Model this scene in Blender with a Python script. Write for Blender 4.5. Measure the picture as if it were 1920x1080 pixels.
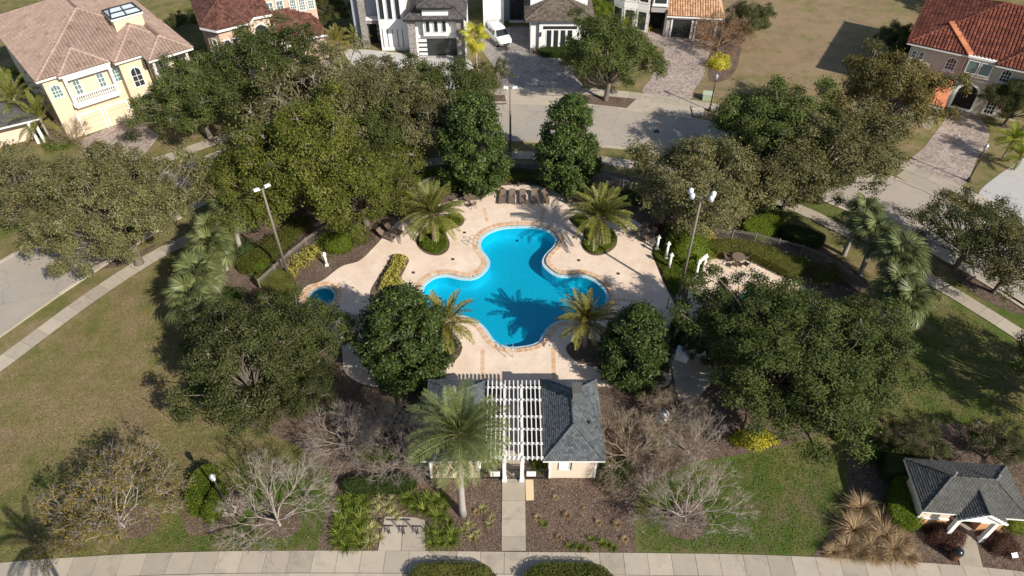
import bpy, math, random
import numpy as np
from mathutils import Vector
from mathutils.geometry import tessellate_polygon

# ---------------------------------------------------------------- scene, camera, light
for o in list(bpy.data.objects): bpy.data.objects.remove(o)
SC = bpy.context.scene
COL = SC.collection
R_ = math.radians
FPX, TILT, CAMZ = 1340.0, R_(44), 44.0            # drone camera: focal in 1920-px units, downward tilt, height

cam = bpy.data.cameras.new('drone_camera'); cam.sensor_width = 36; cam.lens = 36 * FPX / 1920
cam.clip_start = 0.5; cam.clip_end = 6000
camo = bpy.data.objects.new('drone_camera', cam); COL.objects.link(camo)
camo.location = (0, 0, CAMZ); camo.rotation_euler = (R_(90) - TILT, 0, 0)
SC.camera = camo

SUN_EL = 35.0
w = bpy.data.worlds.new('World'); SC.world = w; w.use_nodes = True
nt = w.node_tree; nt.nodes.clear()
sky = nt.nodes.new('ShaderNodeTexSky'); sky.sky_type = 'NISHITA'; sky.sun_disc = False
sky.sun_elevation = R_(SUN_EL); sky.sun_rotation = R_(135); sky.altitude = 40; sky.air_density = 1; sky.dust_density = 1
bg = nt.nodes.new('ShaderNodeBackground'); bg.inputs[1].default_value = 0.095
wo = nt.nodes.new('ShaderNodeOutputWorld')
nt.links.new(sky.outputs[0], bg.inputs[0]); nt.links.new(bg.outputs[0], wo.inputs[0])

sl = bpy.data.lights.new('sun', 'SUN'); sl.energy = 4.8; sl.angle = R_(0.53); sl.color = (1.0, 0.93, 0.82)
so = bpy.data.objects.new('sun', sl); COL.objects.link(so)
sd = Vector((-0.70 * math.cos(R_(SUN_EL)), 0.714 * math.cos(R_(SUN_EL)), -math.sin(R_(SUN_EL))))
so.rotation_euler = sd.to_track_quat('-Z', 'Y').to_euler(); so.location = (60, -60, 80)

SC.view_settings.view_transform = 'Standard'; SC.view_settings.look = 'None'
SC.view_settings.exposure = 0.33; SC.view_settings.gamma = 1.0
SC.render.engine = 'CYCLES'
cy = SC.cycles
cy.max_bounces = 6; cy.diffuse_bounces = 3; cy.glossy_bounces = 3; cy.transmission_bounces = 4
cy.transparent_max_bounces = 8; cy.use_denoising = True
cy.caustics_reflective = False; cy.caustics_refractive = False

# ---------------------------------------------------------------- measuring helpers
def G(px, py, z=0.0):
    "ground point that the 1920x1080 photograph shows at (px, py)"
    u = (px - 960) / FPX; v = (py - 540) / FPX
    dy = math.cos(TILT) - v * math.sin(TILT); dz = -math.sin(TILT) - v * math.cos(TILT)
    t = (z - CAMZ) / dz
    return Vector((u * t, dy * t, z))
def SCALE(px, py, z=0.0):
    p = G(px, py, z)
    return FPX / (p.y * math.cos(TILT) + (CAMZ - z) * math.sin(TILT))
def GP(pts, z=0.0): return [G(x, y, z) for x, y in pts]
def catmull(P, n=6, closed=False):
    P = [Vector(p) for p in P]; out = []; m = len(P)
    rng_ = range(m) if closed else range(m - 1)
    for i in rng_:
        if closed: a, b, c, d = P[(i-1) % m], P[i], P[(i+1) % m], P[(i+2) % m]
        else: a, b, c, d = P[max(i-1, 0)], P[i], P[i+1], P[min(i+2, m-1)]
        for k in range(n):
            t = k / n
            out.append(0.5 * ((2*b) + (c-a)*t + (2*a-5*b+4*c-d)*t*t + (-a+3*b-3*c+d)*t**3))
    if not closed: out.append(P[-1])
    return out
def offset(poly, d):
    "offset a closed xy outline outward by d"
    m = len(poly); area = sum(poly[i].x*poly[(i+1) % m].y - poly[(i+1) % m].x*poly[i].y for i in range(m))
    s = 1 if area > 0 else -1; out = []
    for i in range(m):
        t = (poly[(i+1) % m] - poly[i-1]); t.z = 0; t.normalize()
        out.append(poly[i] + Vector((t.y, -t.x, 0)) * d * s)
    return out
def inside(p, poly):
    c = False; j = len(poly) - 1
    for i in range(len(poly)):
        a, b = poly[i], poly[j]
        if (a.y > p[1]) != (b.y > p[1]) and p[0] < (b.x - a.x) * (p[1] - a.y) / (b.y - a.y) + a.x: c = not c
        j = i
    return c
def resample(P, step):
    out = [P[0].copy()]; acc = 0
    for i in range(len(P) - 1):
        a, b = P[i], P[i+1]; L = (b - a).length
        while L > 0 and acc + L >= step:
            t = (step - acc) / L; a = a + (b - a) * t; out.append(a.copy()); L = (b - a).length; acc = 0
        acc += L
    return out

# ---------------------------------------------------------------- object helpers
def tag(o, label=None, cat=None, group=None, kind=None):
    if label: o['label'] = label
    if cat: o['category'] = cat
    if group: o['group'] = group
    if kind: o['kind'] = kind
    return o
def link(name, me, parent=None, loc=None, rot=None, scale=None):
    o = bpy.data.objects.new(name, me); COL.objects.link(o)
    if parent is not None: o.parent = parent
    if loc is not None: o.location = loc
    if rot is not None: o.rotation_euler = rot
    if scale is not None: o.scale = scale if hasattr(scale, '__len__') else (scale,)*3
    return o
def thing(name, label, cat, loc=(0, 0, 0), rz=0, group=None, scale=None):
    o = link(name, None, None, loc, (0, 0, rz), scale); o.empty_display_size = 0.3
    return tag(o, label, cat, group)

class MB:
    def __init__(s): s.v = []; s.f = []; s.r = []
    def add(s, vs, fs, r=None):
        b = len(s.v); s.v += [tuple(q) for q in vs]; s.f += [tuple(i + b for i in f) for f in fs]
        r = random.random() if r is None else r
        s.r += [r] * len(fs); return s
    def box(s, x0, x1, y0, y1, z0, z1, r=None):
        return s.add([(x0,y0,z0),(x1,y0,z0),(x1,y1,z0),(x0,y1,z0),(x0,y0,z1),(x1,y0,z1),(x1,y1,z1),(x0,y1,z1)],
              [(3,2,1,0),(4,5,6,7),(0,1,5,4),(1,2,6,5),(2,3,7,6),(3,0,4,7)], r)
    def bar(s, a, b, wx, wz, r=None):
        a, b = Vector(a), Vector(b); d = (b - a).normalized()
        up = Vector((0,0,1)) if abs(d.z) < 0.95 else Vector((1,0,0))
        x = d.cross(up).normalized(); y = x.cross(d)
        vs = [p + x*i*wx/2 + y*j*wz/2 for p in (a, b) for i, j in ((-1,-1),(1,-1),(1,1),(-1,1))]
        return s.add(vs, [(0,1,2,3),(7,6,5,4),(1,0,4,5),(2,1,5,6),(3,2,6,7),(0,3,7,4)], r)
    def prism(s, poly, z0, z1, r=None):
        m = len(poly); vs = [(p[0], p[1], z0) for p in poly] + [(p[0], p[1], z1) for p in poly]
        return s.add(vs, [tuple(range(m, 2*m)), tuple(range(m-1, -1, -1))] + [(i, (i+1) % m, m+(i+1) % m, m+i) for i in range(m)], r)
    def tube(s, pts, rad, n=8, cap=True, r=None):
        pts = [Vector(p) for p in pts]; k = len(pts)
        rad = list(rad) if hasattr(rad, '__len__') else [rad]*k
        vs = []; fs = []; x = None
        for i in range(k):
            d = (pts[min(i+1, k-1)] - pts[max(i-1, 0)]).normalized()
            if x is None:
                up = Vector((0,0,1)) if abs(d.z) < 0.9 else Vector((1,0,0)); x = d.cross(up).normalized()
            else: x = (x - d * x.dot(d)).normalized()
            y = d.cross(x)
            vs += [pts[i] + (x*math.cos(2*math.pi*j/n) + y*math.sin(2*math.pi*j/n)) * rad[i] for j in range(n)]
        for i in range(k-1):
            for j in range(n): fs.append((i*n+j, i*n+(j+1) % n, (i+1)*n+(j+1) % n, (i+1)*n+j))
        if cap: fs += [tuple(range(n-1, -1, -1)), tuple(range((k-1)*n, k*n))]
        return s.add(vs, fs, r)
    def lathe(s, prof, n=16, c=(0,0), r=None):
        vs = []; fs = []; k = len(prof)
        for rr, z in prof: vs += [(c[0]+rr*math.cos(2*math.pi*j/n), c[1]+rr*math.sin(2*math.pi*j/n), z) for j in range(n)]
        for i in range(k-1):
            for j in range(n): fs.append((i*n+j, i*n+(j+1) % n, (i+1)*n+(j+1) % n, (i+1)*n+j))
        fs += [tuple(range(n-1, -1, -1)), tuple(range((k-1)*n, k*n))]
        return s.add(vs, fs, r)
    def sheet(s, loops, z1, z0=None, r=None):
        "flat shape with holes; side walls down to z0"
        loops = [[Vector((p[0], p[1], 0)) for p in L] for L in loops]
        tris = tessellate_polygon(loops); flat = [p for L in loops for p in L]
        vs = [(p.x, p.y, z1) for p in flat]; fs = []
        for t in tris:
            a, b, c = (flat[i] for i in t)
            fs.append(tuple(t) if (b-a).cross(c-a).z > 0 else tuple(reversed(t)))
        if z0 is not None:
            n = len(flat); vs += [(p.x, p.y, z0) for p in flat]; b = 0
            for li, L in enumerate(loops):
                m = len(L); ar = sum(L[i].x*L[(i+1) % m].y - L[(i+1) % m].x*L[i].y for i in range(m)); ccw = (ar > 0) == (li == 0)
                for i in range(m):
                    q, p = b+i, b+(i+1) % m
                    fs.append((q, n+q, n+p, p) if ccw else (p, n+p, n+q, q))
                b += m
        return s.add(vs, fs, r)
    def mesh(s, name, mat, smooth=False):
        me = bpy.data.meshes.new(name); me.from_pydata(s.v, [], s.f)
        a = me.attributes.new('rnd', 'FLOAT', 'FACE'); a.data.foreach_set('value', s.r)
        if smooth: me.polygons.foreach_set('use_smooth', [True]*len(s.f))
        if mat: me.materials.append(mat)
        me.update(); return me
    def build(s, name, mat, parent=None, smooth=False, loc=None, rot=None):
        return link(name, s.mesh(name, mat, smooth), parent, loc, rot)

def npmesh(name, V, Fc, rnd, mat, smooth=False):
    me = bpy.data.meshes.new(name); V = np.ascontiguousarray(V, dtype=np.float32); k = Fc.shape[1]; n = len(Fc)
    me.vertices.add(len(V)); me.vertices.foreach_set('co', V.ravel())
    me.loops.add(n*k); me.loops.foreach_set('vertex_index', np.ascontiguousarray(Fc, dtype=np.int32).ravel())
    me.polygons.add(n); me.polygons.foreach_set('loop_start', np.arange(0, n*k, k, dtype=np.int32))
    me.update(calc_edges=True)
    a = me.attributes.new('rnd', 'FLOAT', 'FACE'); a.data.foreach_set('value', np.ascontiguousarray(rnd, dtype=np.float32))
    if smooth: me.polygons.foreach_set('use_smooth', np.ones(n, dtype=bool))
    me.materials.append(mat); return me

# ---------------------------------------------------------------- materials
class NT:
    def __init__(s, name):
        s.m = bpy.data.materials.new(name); s.m.use_nodes = True; s.t = s.m.node_tree; s.t.nodes.clear()
        s.out = s.n('ShaderNodeOutputMaterial')
    def n(s, kind, **kw):
        q = s.t.nodes.new(kind)
        for k, v in kw.items(): setattr(q, k, v)
        return q
    def l(s, a, b): s.t.links.new(a, b)
    def coord(s, which='Object'):
        return s.n('ShaderNodeTexCoord').outputs[which]
    def pos(s): return s.n('ShaderNodeNewGeometry').outputs['Position']
    def noise(s, vec, scale, detail=4, rough=0.6):
        q = s.n('ShaderNodeTexNoise'); q.inputs['Scale'].default_value = scale; q.inputs['Detail'].default_value = detail
        q.inputs['Roughness'].default_value = rough
        if vec: s.l(vec, q.inputs['Vector'])
        return q.outputs['Fac']
    def ramp(s, fac, stops):
        q = s.n('ShaderNodeValToRGB'); e = q.color_ramp.elements
        while len(e) < len(stops): e.new(0.5)
        for el, (p, c) in zip(e, stops): el.position = p; el.color = (*c, 1) if hasattr(c, '__len__') else (c, c, c, 1)
        s.l(fac, q.inputs[0]); return q.outputs[0]
    def mix(s, f, a, b, mode='MIX'):
        q = s.n('ShaderNodeMix', data_type='RGBA', blend_type=mode)
        for v, i in ((f, 0), (a, 6), (b, 7)):
            if isinstance(v, bpy.types.NodeSocket): s.l(v, q.inputs[i])
            else: q.inputs[i].default_value = v if i == 0 else (*v, 1)
        return q.outputs[2]
    def attr(s, name): return s.n('ShaderNodeAttribute', attribute_name=name).outputs['Fac']
    def bump(s, h, strength, dist=0.05):
        q = s.n('ShaderNodeBump'); q.inputs['Strength'].default_value = strength; q.inputs['Distance'].default_value = dist
        s.l(h, q.inputs['Height']); return q.outputs[0]
    def bsdf(s, col, rough=0.8, spec=0.25, normal=None, metal=0):
        q = s.n('ShaderNodeBsdfPrincipled')
        if isinstance(col, bpy.types.NodeSocket): s.l(col, q.inputs['Base Color'])
        else: q.inputs['Base Color'].default_value = (*col, 1)
        q.inputs['Roughness'].default_value = rough; q.inputs['Specular IOR Level'].default_value = spec; q.inputs['Metallic'].default_value = metal
        if normal: s.l(normal, q.inputs['Normal'])
        return q
    def done(s, sh): s.l(sh.outputs[0] if hasattr(sh, 'outputs') else sh, s.out.inputs[0]); return s.m

def m_plain(name, col, rough=0.7, var=0.12, scale=3, bump=0.15, bscale=25, spec=0.25, metal=0, stain=0.0):
    t = NT(name); p = t.coord(); f = t.noise(p, scale, 5)
    c = t.mix(f, tuple(x*(1-var) for x in col), tuple(min(1, x*(1+var)) for x in col))
    if stain:
        g = t.ramp(t.noise(p, scale*0.33, 5, .7), [(0.42, 0.0), (0.68, 1.0)])
        c = t.mix(t.n('ShaderNodeMath', operation='MULTIPLY').outputs[0] if False else g, c, t.mix(stain, c, (0.10, 0.085, 0.07)))
    b = t.bump(t.noise(p, bscale, 3), bump, 0.02) if bump else None
    return t.done(t.bsdf(c, rough, spec, b, metal))
def m_leaf(name, stops, gloss=0.6, spec=0.10, trans=0.33, hv=0.2):
    stops = [tuple(min(.75, q*(1.15 + .3*i_/(len(stops)-1))) for q in s_) for i_, s_ in enumerate(stops)]
    t = NT(name); c = t.ramp(t.attr('rnd'), list(zip([i/(len(stops)-1) for i in range(len(stops))], stops)))
    oi = t.n('ShaderNodeObjectInfo'); mr = t.n('ShaderNodeMapRange'); mr.inputs[3].default_value = 1-hv; mr.inputs[4].default_value = 1+hv
    t.l(oi.outputs['Random'], mr.inputs[0])
    h = t.n('ShaderNodeHueSaturation'); t.l(c, h.inputs['Color']); t.l(mr.outputs[0], h.inputs['Value'])
    b = t.bsdf(h.outputs[0], gloss, spec); tr = t.n('ShaderNodeBsdfTranslucent')
    t.l(t.mix(1.0, h.outputs[0], (1.25, 1.2, 0.7), 'MULTIPLY'), tr.inputs[0])
    mx = t.n('ShaderNodeMixShader'); mx.inputs[0].default_value = trans
    t.l(b.outputs[0], mx.inputs[1]); t.l(tr.outputs[0], mx.inputs[2]); return t.done(mx)
def m_rnd(name, stops, rough=0.8, bump=0.2, bscale=12, spec=0.2, dirt=0.25):
    "colour by piece (attribute rnd) with dirt noise"
    t = NT(name); c = t.ramp(t.attr('rnd'), stops); p = t.coord()
    d = t.ramp(t.noise(p, 0.7, 6, .7), [(0.35, 1-dirt), (0.65, 1.0)])
    c = t.mix(1.0, c, d, 'MULTIPLY'); f = t.ramp(t.noise(p, 9, 3), [(0.3, 0.85), (0.7, 1.1)]); c = t.mix(1.0, c, f, 'MULTIPLY')
    return t.done(t.bsdf(c, rough, spec, t.bump(t.noise(p, bscale, 3), bump, .02)))

M = {}
def lawn():
    t = NT('lawn_grass'); p = t.pos()
    big = t.noise(p, 0.13, 6, .7); mid = t.noise(p, 0.55, 5, .7); fine = t.noise(p, 7.0, 4, .75); vf = t.noise(p, 22.0, 3, .8)
    green = t.attr('green')
    a = t.n('ShaderNodeMath', operation='ADD'); t.l(green, a.inputs[0])
    s1 = t.n('ShaderNodeMath', operation='MULTIPLY_ADD'); t.l(mid, s1.inputs[0]); s1.inputs[1].default_value = 1.7; s1.inputs[2].default_value = -1.22
    s2 = t.n('ShaderNodeMath', operation='MULTIPLY_ADD'); t.l(big, s2.inputs[0]); s2.inputs[1].default_value = 1.3; t.l(s1.outputs[0], s2.inputs[2])
    t.l(s2.outputs[0], a.inputs[1])
    c = t.ramp(a.outputs[0], [(0.0, (.275, .20, .125)), (0.3, (.215, .175, .085)), (0.6, (.135, .138, .046)), (1.0, (.066, .108, .020))])
    c = t.mix(1.0, c, t.ramp(fine, [(0.25, 0.62), (0.5, 1.0), (0.78, 1.38)]), 'MULTIPLY')
    c = t.mix(1.0, c, t.ramp(vf, [(0.25, 0.7), (0.75, 1.3)]), 'MULTIPLY')
    brown = t.ramp(t.noise(p, 0.23, 7, .8), [(0.50, 0.0), (0.66, 0.75)])
    c = t.mix(brown, c, t.mix(fine, (.13, .09, .06), (.24, .165, .115)))
    return t.done(t.bsdf(c, 0.95, 0.05, t.bump(fine, 0.7, .08)))
M['lawn'] = lawn()
def mulch():
    t = NT('mulch'); p = t.pos()
    f = t.noise(p, 9, 5, .8); v = t.n('ShaderNodeTexVoronoi'); v.inputs['Scale'].default_value = 11; t.l(p, v.inputs['Vector'])
    c = t.ramp(f, [(0.28, (.055, .038, .030)), (0.5, (.125, .088, .068)), (0.72, (.225, .168, .135))])
    c = t.mix(t.ramp(t.noise(p, 0.5, 6, .75), [(0.42, 0.0), (0.66, 0.75)]), c, t.mix(f, (.10, .072, .055), (.27, .205, .155)))
    c = t.mix(t.ramp(t.noise(p, 0.9, 5, .7), [(0.55, 0.0), (0.75, 0.6)]), c, (.055, .036, .028))
    c = t.mix(1.0, c, t.ramp(v.outputs['Color'], [(0.1, 0.6), (0.9, 1.35)]), 'MULTIPLY')
    return t.done(t.bsdf(c, 0.95, 0.05, t.bump(f, 0.9, .06)))
M['mulch'] = mulch()
def concrete(name, col, stain, joint=None):
    t = NT(name); p = t.pos(); r = t.attr('rnd')
    c = t.mix(t.noise(p, 1.2, 6, .7), tuple(x*.82 for x in col), tuple(x*1.12 for x in col))
    c = t.mix(1.0, c, t.ramp(r, [(0, .84), (1, 1.10)]), 'MULTIPLY')
    st = t.ramp(t.noise(p, 0.45, 6, .75), [(0.52, 0.0), (0.74, stain)])
    c = t.mix(st, c, (.13, .105, .075))
    c = t.mix(1.0, c, t.ramp(t.noise(p, 30, 3, .7), [(0.3, .9), (0.7, 1.08)]), 'MULTIPLY')
    return t.done(t.bsdf(c, 0.85, 0.2, t.bump(t.noise(p, 30, 3), .15, .01)))
M['walk'] = concrete('pavement_concrete', (.43, .375, .30), .55)
M['kerb'] = concrete('kerb_concrete', (.47, .41, .33), .5)
M['joint'] = m_plain('joint_soil', (.07, .055, .04), .95)
def roadmat():
    t = NT('road_concrete'); p = t.pos()
    c = t.mix(t.noise(p, .35, 6, .7), (.33, .29, .245), (.44, .385, .325))
    c = t.mix(t.ramp(t.noise(p, .11, 5, .7), [(0.48, 0.0), (0.62, .55)]), c, (.30, .285, .27))
    c = t.mix(t.ramp(t.noise(p, 1.3, 6, .8), [(0.60, 0.0), (0.75, .5)]), c, (.16, .14, .12))
    v = t.n('ShaderNodeTexVoronoi', feature='DISTANCE_TO_EDGE'); v.inputs['Scale'].default_value = .16
    d = t.n('ShaderNodeVectorMath', operation='ADD'); ns = t.n('ShaderNodeTexNoise'); ns.inputs['Scale'].default_value = .8; t.l(p, ns.inputs['Vector']); t.l(p, d.inputs[0]); t.l(ns.outputs['Color'], d.inputs[1]); t.l(d.outputs[0], v.inputs['Vector'])
    c = t.mix(t.ramp(v.outputs['Distance'], [(0.0, .30), (0.003, .22), (0.007, 0.0)]), c, (.10, .09, .08))
    c = t.mix(1.0, c, t.ramp(t.noise(p, 25, 3, .8), [(0.3, .86), (0.7, 1.1)]), 'MULTIPLY')
    return t.done(t.bsdf(c, .85, .2, t.bump(t.noise(p, 40, 3), .2, .01)))
M['asphalt'] = roadmat()
M['deck'] = None
def deck():
    t = NT('deck_concrete'); p = t.pos()
    br = t.n('ShaderNodeTexBrick'); br.inputs['Scale'].default_value = 1.0; br.inputs['Brick Width'].default_value = .62; br.inputs['Row Height'].default_value = .31
    br.inputs['Mortar Size'].default_value = .012; br.inputs['Color1'].default_value = (.75, .62, .505, 1); br.inputs['Color2'].default_value = (.73, .60, .485, 1)
    br.inputs['Mortar'].default_value = (.66, .54, .445, 1); br.inputs['Bias'].default_value = -.1
    t.l(p, br.inputs['Vector'])
    c = t.mix(1.0, br.outputs[0], t.ramp(t.noise(p, .5, 6, .7), [(0.3, (.88, .83, .80)), (0.65, (1.07, 1.07, 1.07))]), 'MULTIPLY')
    c = t.mix(t.ramp(t.noise(p, 0.27, 5, .7), [(0.55, 0.0), (0.75, 0.45)]), c, (.60, .41, .28))
    c = t.mix(1.0, c, t.ramp(t.noise(p, 14, 3, .7), [(0.3, .93), (0.7, 1.05)]), 'MULTIPLY')
    return t.done(t.bsdf(c, .8, .2, t.bump(br.outputs['Fac'], -.25, .01)))
M['deck'] = deck()
M['coping'] = m_rnd('coping_brick', [(0, (.62, .38, .22)), (.5, (.70, .48, .31)), (1, (.74, .56, .41))], .75, dirt=.12)
M['ringtile'] = m_rnd('pool_ledge_tile', [(0, (.42, .56, .62)), (1, (.52, .64, .68))], .5, dirt=.1)
M['darktile'] = m_plain('waterline_tile', (.02, .045, .09), .3, spec=.5)
def plaster():
    t = NT('pool_plaster'); p = t.pos()
    v = t.n('ShaderNodeTexVoronoi', feature='SMOOTH_F1'); v.inputs['Scale'].default_value = 1.1; t.l(p, v.inputs['Vector'])
    c = t.mix(t.noise(p, .35, 4), (.34, .76, .85), (.46, .88, .94))
    c = t.mix(1.0, c, t.ramp(t.noise(p, 3.5, 3, .6), [(0.3, .94), (0.7, 1.05)]), 'MULTIPLY')
    return t.done(t.bsdf(c, .7, .2))
M['plaster'] = plaster()
def water(name, tint, rough=.02, k=1.0):
    t = NT(name); p = t.pos(); tr = t.n('ShaderNodeBsdfTransparent'); tr.inputs[0].default_value = (*tint, 1)
    gl = t.n('ShaderNodeBsdfGlossy'); gl.inputs['Roughness'].default_value = rough
    nb = t.bump(t.noise(p, 2.2, 4, .6), .25, .05); t.l(nb, gl.inputs['Normal'])
    mx = t.n('ShaderNodeMixShader'); mx.inputs[0].default_value = .045; t.l(tr.outputs[0], mx.inputs[1]); t.l(gl.outputs[0], mx.inputs[2])
    return t.done(mx)
M['water'] = water('pool_water', (.075, .63, .755))
M['spawater'] = water('spa_water', (.16, .60, .68))
def pavers(name, stops, sc=1.0):
    t = NT(name); p = t.coord('Object'); v = t.n('ShaderNodeTexVoronoi'); v.inputs['Scale'].default_value = 4.2*sc; t.l(p, v.inputs['Vector'])
    sep = t.n('ShaderNodeSeparateColor'); t.l(v.outputs['Color'], sep.inputs[0])
    c = t.ramp(sep.outputs[0], stops)
    c = t.mix(1.0, c, t.ramp(t.noise(p, .4, 6, .7), [(0.35, .78), (0.65, 1.1)]), 'MULTIPLY')
    c = t.mix(1.0, c, t.ramp(v.outputs['Distance'], [(0.0, 1.06), (0.6, 1.0), (0.9, .75)]), 'MULTIPLY')
    return t.done(t.bsdf(c, .85, .15, t.bump(v.outputs['Distance'], -.3, .02)))
M['paver_red'] = pavers('paver_red', [(0, (.25, .185, .155)), (.4, (.37, .30, .26)), (.7, (.43, .365, .325)), (1, (.32, .26, .23))])
M['paver_grey'] = pavers('paver_grey', [(0, (.22, .20, .19)), (.5, (.31, .28, .26)), (1, (.38, .34, .31))])
M['paver_white'] = concrete('drive_white', (.50, .485, .465), .15)

def stucco(n, c): return m_plain(n, c, .9, .06, .8, .25, 30, .1, stain=.12)
M['tan'] = stucco('tan_stucco', (.70, .58, .42)); M['beige'] = stucco('beige_stucco', (.62, .45, .34))
M['white'] = stucco('white_stucco', (.80, .80, .80)); M['grey'] = stucco('grey_stucco', (.40, .37, .35))
M['cream'] = stucco('cream_stucco', (.74, .60, .47)); M['peach'] = stucco('peach_stucco', (.66, .36, .18)); M['khaki'] = stucco('khaki_stucco', (.62, .55, .44))
M['trim'] = m_plain('white_trim', (.80, .79, .76), .55, .05, 4, .05)
M['bluegrey'] = stucco('blue_grey_panel', (.34, .39, .44))
def stone():
    t = NT('stacked_stone'); p = t.coord(); br = t.n('ShaderNodeTexBrick'); br.inputs['Scale'].default_value = 2.2
    mp = t.n('ShaderNodeMapping'); mp.inputs['Rotation'].default_value = (R_(90), 0, 0); t.l(p, mp.inputs[0]); t.l(mp.outputs[0], br.inputs['Vector'])
    br.inputs['Color1'].default_value = (.40, .37, .35, 1); br.inputs['Color2'].default_value = (.25, .23, .22, 1); br.inputs['Mortar'].default_value = (.16, .15, .14, 1)
    c = t.mix(1.0, br.outputs[0], t.ramp(t.noise(p, 3, 5), [(0.3, .75), (0.7, 1.2)]), 'MULTIPLY')
    return t.done(t.bsdf(c, .9, .1, t.bump(br.outputs['Fac'], -.5, .04)))
M['stone'] = stone()
def glass(n, c):
    t = NT(n); return t.done(t.bsdf(t.mix(t.noise(t.coord(), 1.5, 3), tuple(x*.6 for x in c), c), .08, .6))
M['glass'] = glass('window_glass', (.035, .045, .05)); M['glassg'] = glass('green_window_glass', (.16, .26, .25))
M['dark'] = m_plain('dark_metal', (.028, .026, .025), .5, .1, spec=.4, bump=.05)
M['dark_door_shade'] = m_plain('dark_door_and_porch_shade', (.02, .018, .017), .9)  # near-black, for a dark door and for shade painted into porch openings
M['garagedark'] = m_plain('garage_glass', (.03, .033, .034), .25, .2, spec=.5)
M['brownmetal'] = m_plain('bronze_metal', (.15, .12, .095), .45, .15, spec=.4, bump=.05)
M['sling'] = m_plain('brown_sling_fabric', (.17, .125, .095), .8, .15, 6, .2, 60)
M['galv'] = m_plain('galvanised_metal', (.55, .56, .57), .35, .08, 4, .05, metal=.6)
M['polegrey'] = m_plain('grey_pole', (.20, .17, .145), .6, .12, 5, .05)
M['lampwhite'] = m_plain('lamp_lens', (.74, .76, .80), .3, .04, spec=.5, bump=0)
M['tile_tan'] = m_rnd('weathered_tan_tile', [(0, (.24, .16, .125)), (.04, (.345, .24, .195)), (.6, (.375, .268, .215)), (1, (.405, .295, .238))], .85, dirt=.22)
M['tile_brown'] = m_rnd('brown_red_tile', [(0, (.10, .045, .035)), (.5, (.165, .075, .055)), (1, (.22, .105, .08))], .85, dirt=.3)
M['tile_red'] = m_rnd('red_clay_tile', [(0, (.13, .042, .028)), (.5, (.20, .062, .04)), (1, (.26, .09, .055))], .8, dirt=.35)
M['tile_orange'] = m_rnd('orange_clay_tile', [(0, (.45, .24, .13)), (.5, (.60, .36, .21)), (1, (.68, .46, .30))], .8, dirt=.2)
M['tile_coral'] = m_rnd('coral_clay_tile', [(0, (.45, .15, .07)), (1, (.60, .24, .12))], .8, dirt=.2)
M['shingle_slate'] = m_rnd('slate_blue_shingle', [(0, (.09, .10, .11)), (.5, (.125, .14, .147)), (1, (.175, .188, .19))], .85, dirt=.3)
M['shingle_grey'] = m_rnd('charcoal_shingle', [(0, (.095, .096, .09)), (.5, (.115, .115, .106)), (1, (.135, .132, .12))], .85, dirt=.25)
M['tile_dark'] = m_rnd('dark_flat_tile', [(0, (.07, .065, .065)), (.5, (.11, .10, .10)), (1, (.15, .14, .135))], .7, dirt=.2)
M['tile_umber'] = m_rnd('umber_flat_tile', [(0, (.10, .08, .065)), (.5, (.15, .12, .095)), (1, (.19, .155, .125))], .8, dirt=.2)
M['bark'] = m_plain('oak_bark', (.17, .14, .115), .95, .3, 6, .6, 30)
M['barkpale'] = m_plain('pale_twig_bark', (.33, .28, .24), .9, .3, 4, .4, 30)
M['barkwarm'] = m_plain('warm_twig_bark', (.31, .245, .175), .9, .3, 4, .4, 30)
M['twig'] = m_plain('oak_twig_bark', (.25, .215, .18), .9, .3, 4, .4, 30)
M['tile_ridge'] = m_rnd('pale_ridge_tile', [(0, (.42, .30, .24)), (1, (.50, .37, .30))], .85, dirt=.2)
M['palmtrunk'] = m_plain('palm_trunk', (.27, .215, .175), .95, .3, 5, .8, 18)
M['palmgrey'] = m_plain('smooth_palm_trunk', (.36, .32, .29), .9, .15, 3, .5, 12)

M['oak_green'] = m_leaf('oak_leaf_green', [(.040, .058, .016), (.075, .095, .026), (.12, .135, .045)])
M['oak_olive'] = m_leaf('oak_leaf_olive', [(.065, .065, .026), (.115, .112, .044), (.185, .17, .088)])
M['oak_yellow'] = m_leaf('oak_leaf_yellow_green', [(.052, .066, .012), (.10, .115, .020), (.165, .165, .045)])
M['oak_brown'] = m_leaf('oak_leaf_bronze', [(.062, .056, .018), (.105, .092, .032), (.165, .135, .06)])
M['oak_dark'] = m_leaf('oak_leaf_dark', [(.032, .042, .014), (.060, .070, .023), (.105, .108, .042)])
M['magnolia'] = m_leaf('magnolia_leaf', [(.018, .032, .007), (.036, .058, .011), (.085, .115, .026)], .5, .22, .12)
M['hedge'] = m_leaf('hedge_leaf', [(.055, .085, .010), (.10, .135, .016), (.155, .19, .03)])
M['hedge_dark'] = m_leaf('dark_hedge_leaf', [(.018, .034, .009), (.036, .058, .015), (.07, .09, .026)])
M['hedge_olive'] = m_leaf('olive_hedge_leaf', [(.045, .055, .012), (.08, .09, .02), (.13, .13, .035)])
M['hedge_maroon'] = m_leaf('maroon_leaf', [(.045, .023, .018), (.08, .042, .032), (.12, .066, .05)])
M['croton'] = m_leaf('croton_leaf', [(.08, .11, .02), (.22, .22, .04), (.40, .35, .08), (.46, .41, .17)])
M['gold'] = m_leaf('golden_leaf', [(.20, .20, .02), (.36, .33, .035), (.46, .42, .07)])
M['lily'] = m_leaf('lily_leaf', [(.045, .080, .012), (.10, .14, .020), (.22, .22, .055)])
M['varieg'] = m_leaf('pale_striped_leaf', [(.12, .14, .045), (.26, .25, .10), (.42, .38, .20)])
M['straw'] = m_leaf('dry_grass', [(.15, .098, .05), (.27, .19, .108), (.38, .285, .175)], .8, .1, .15)
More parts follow.
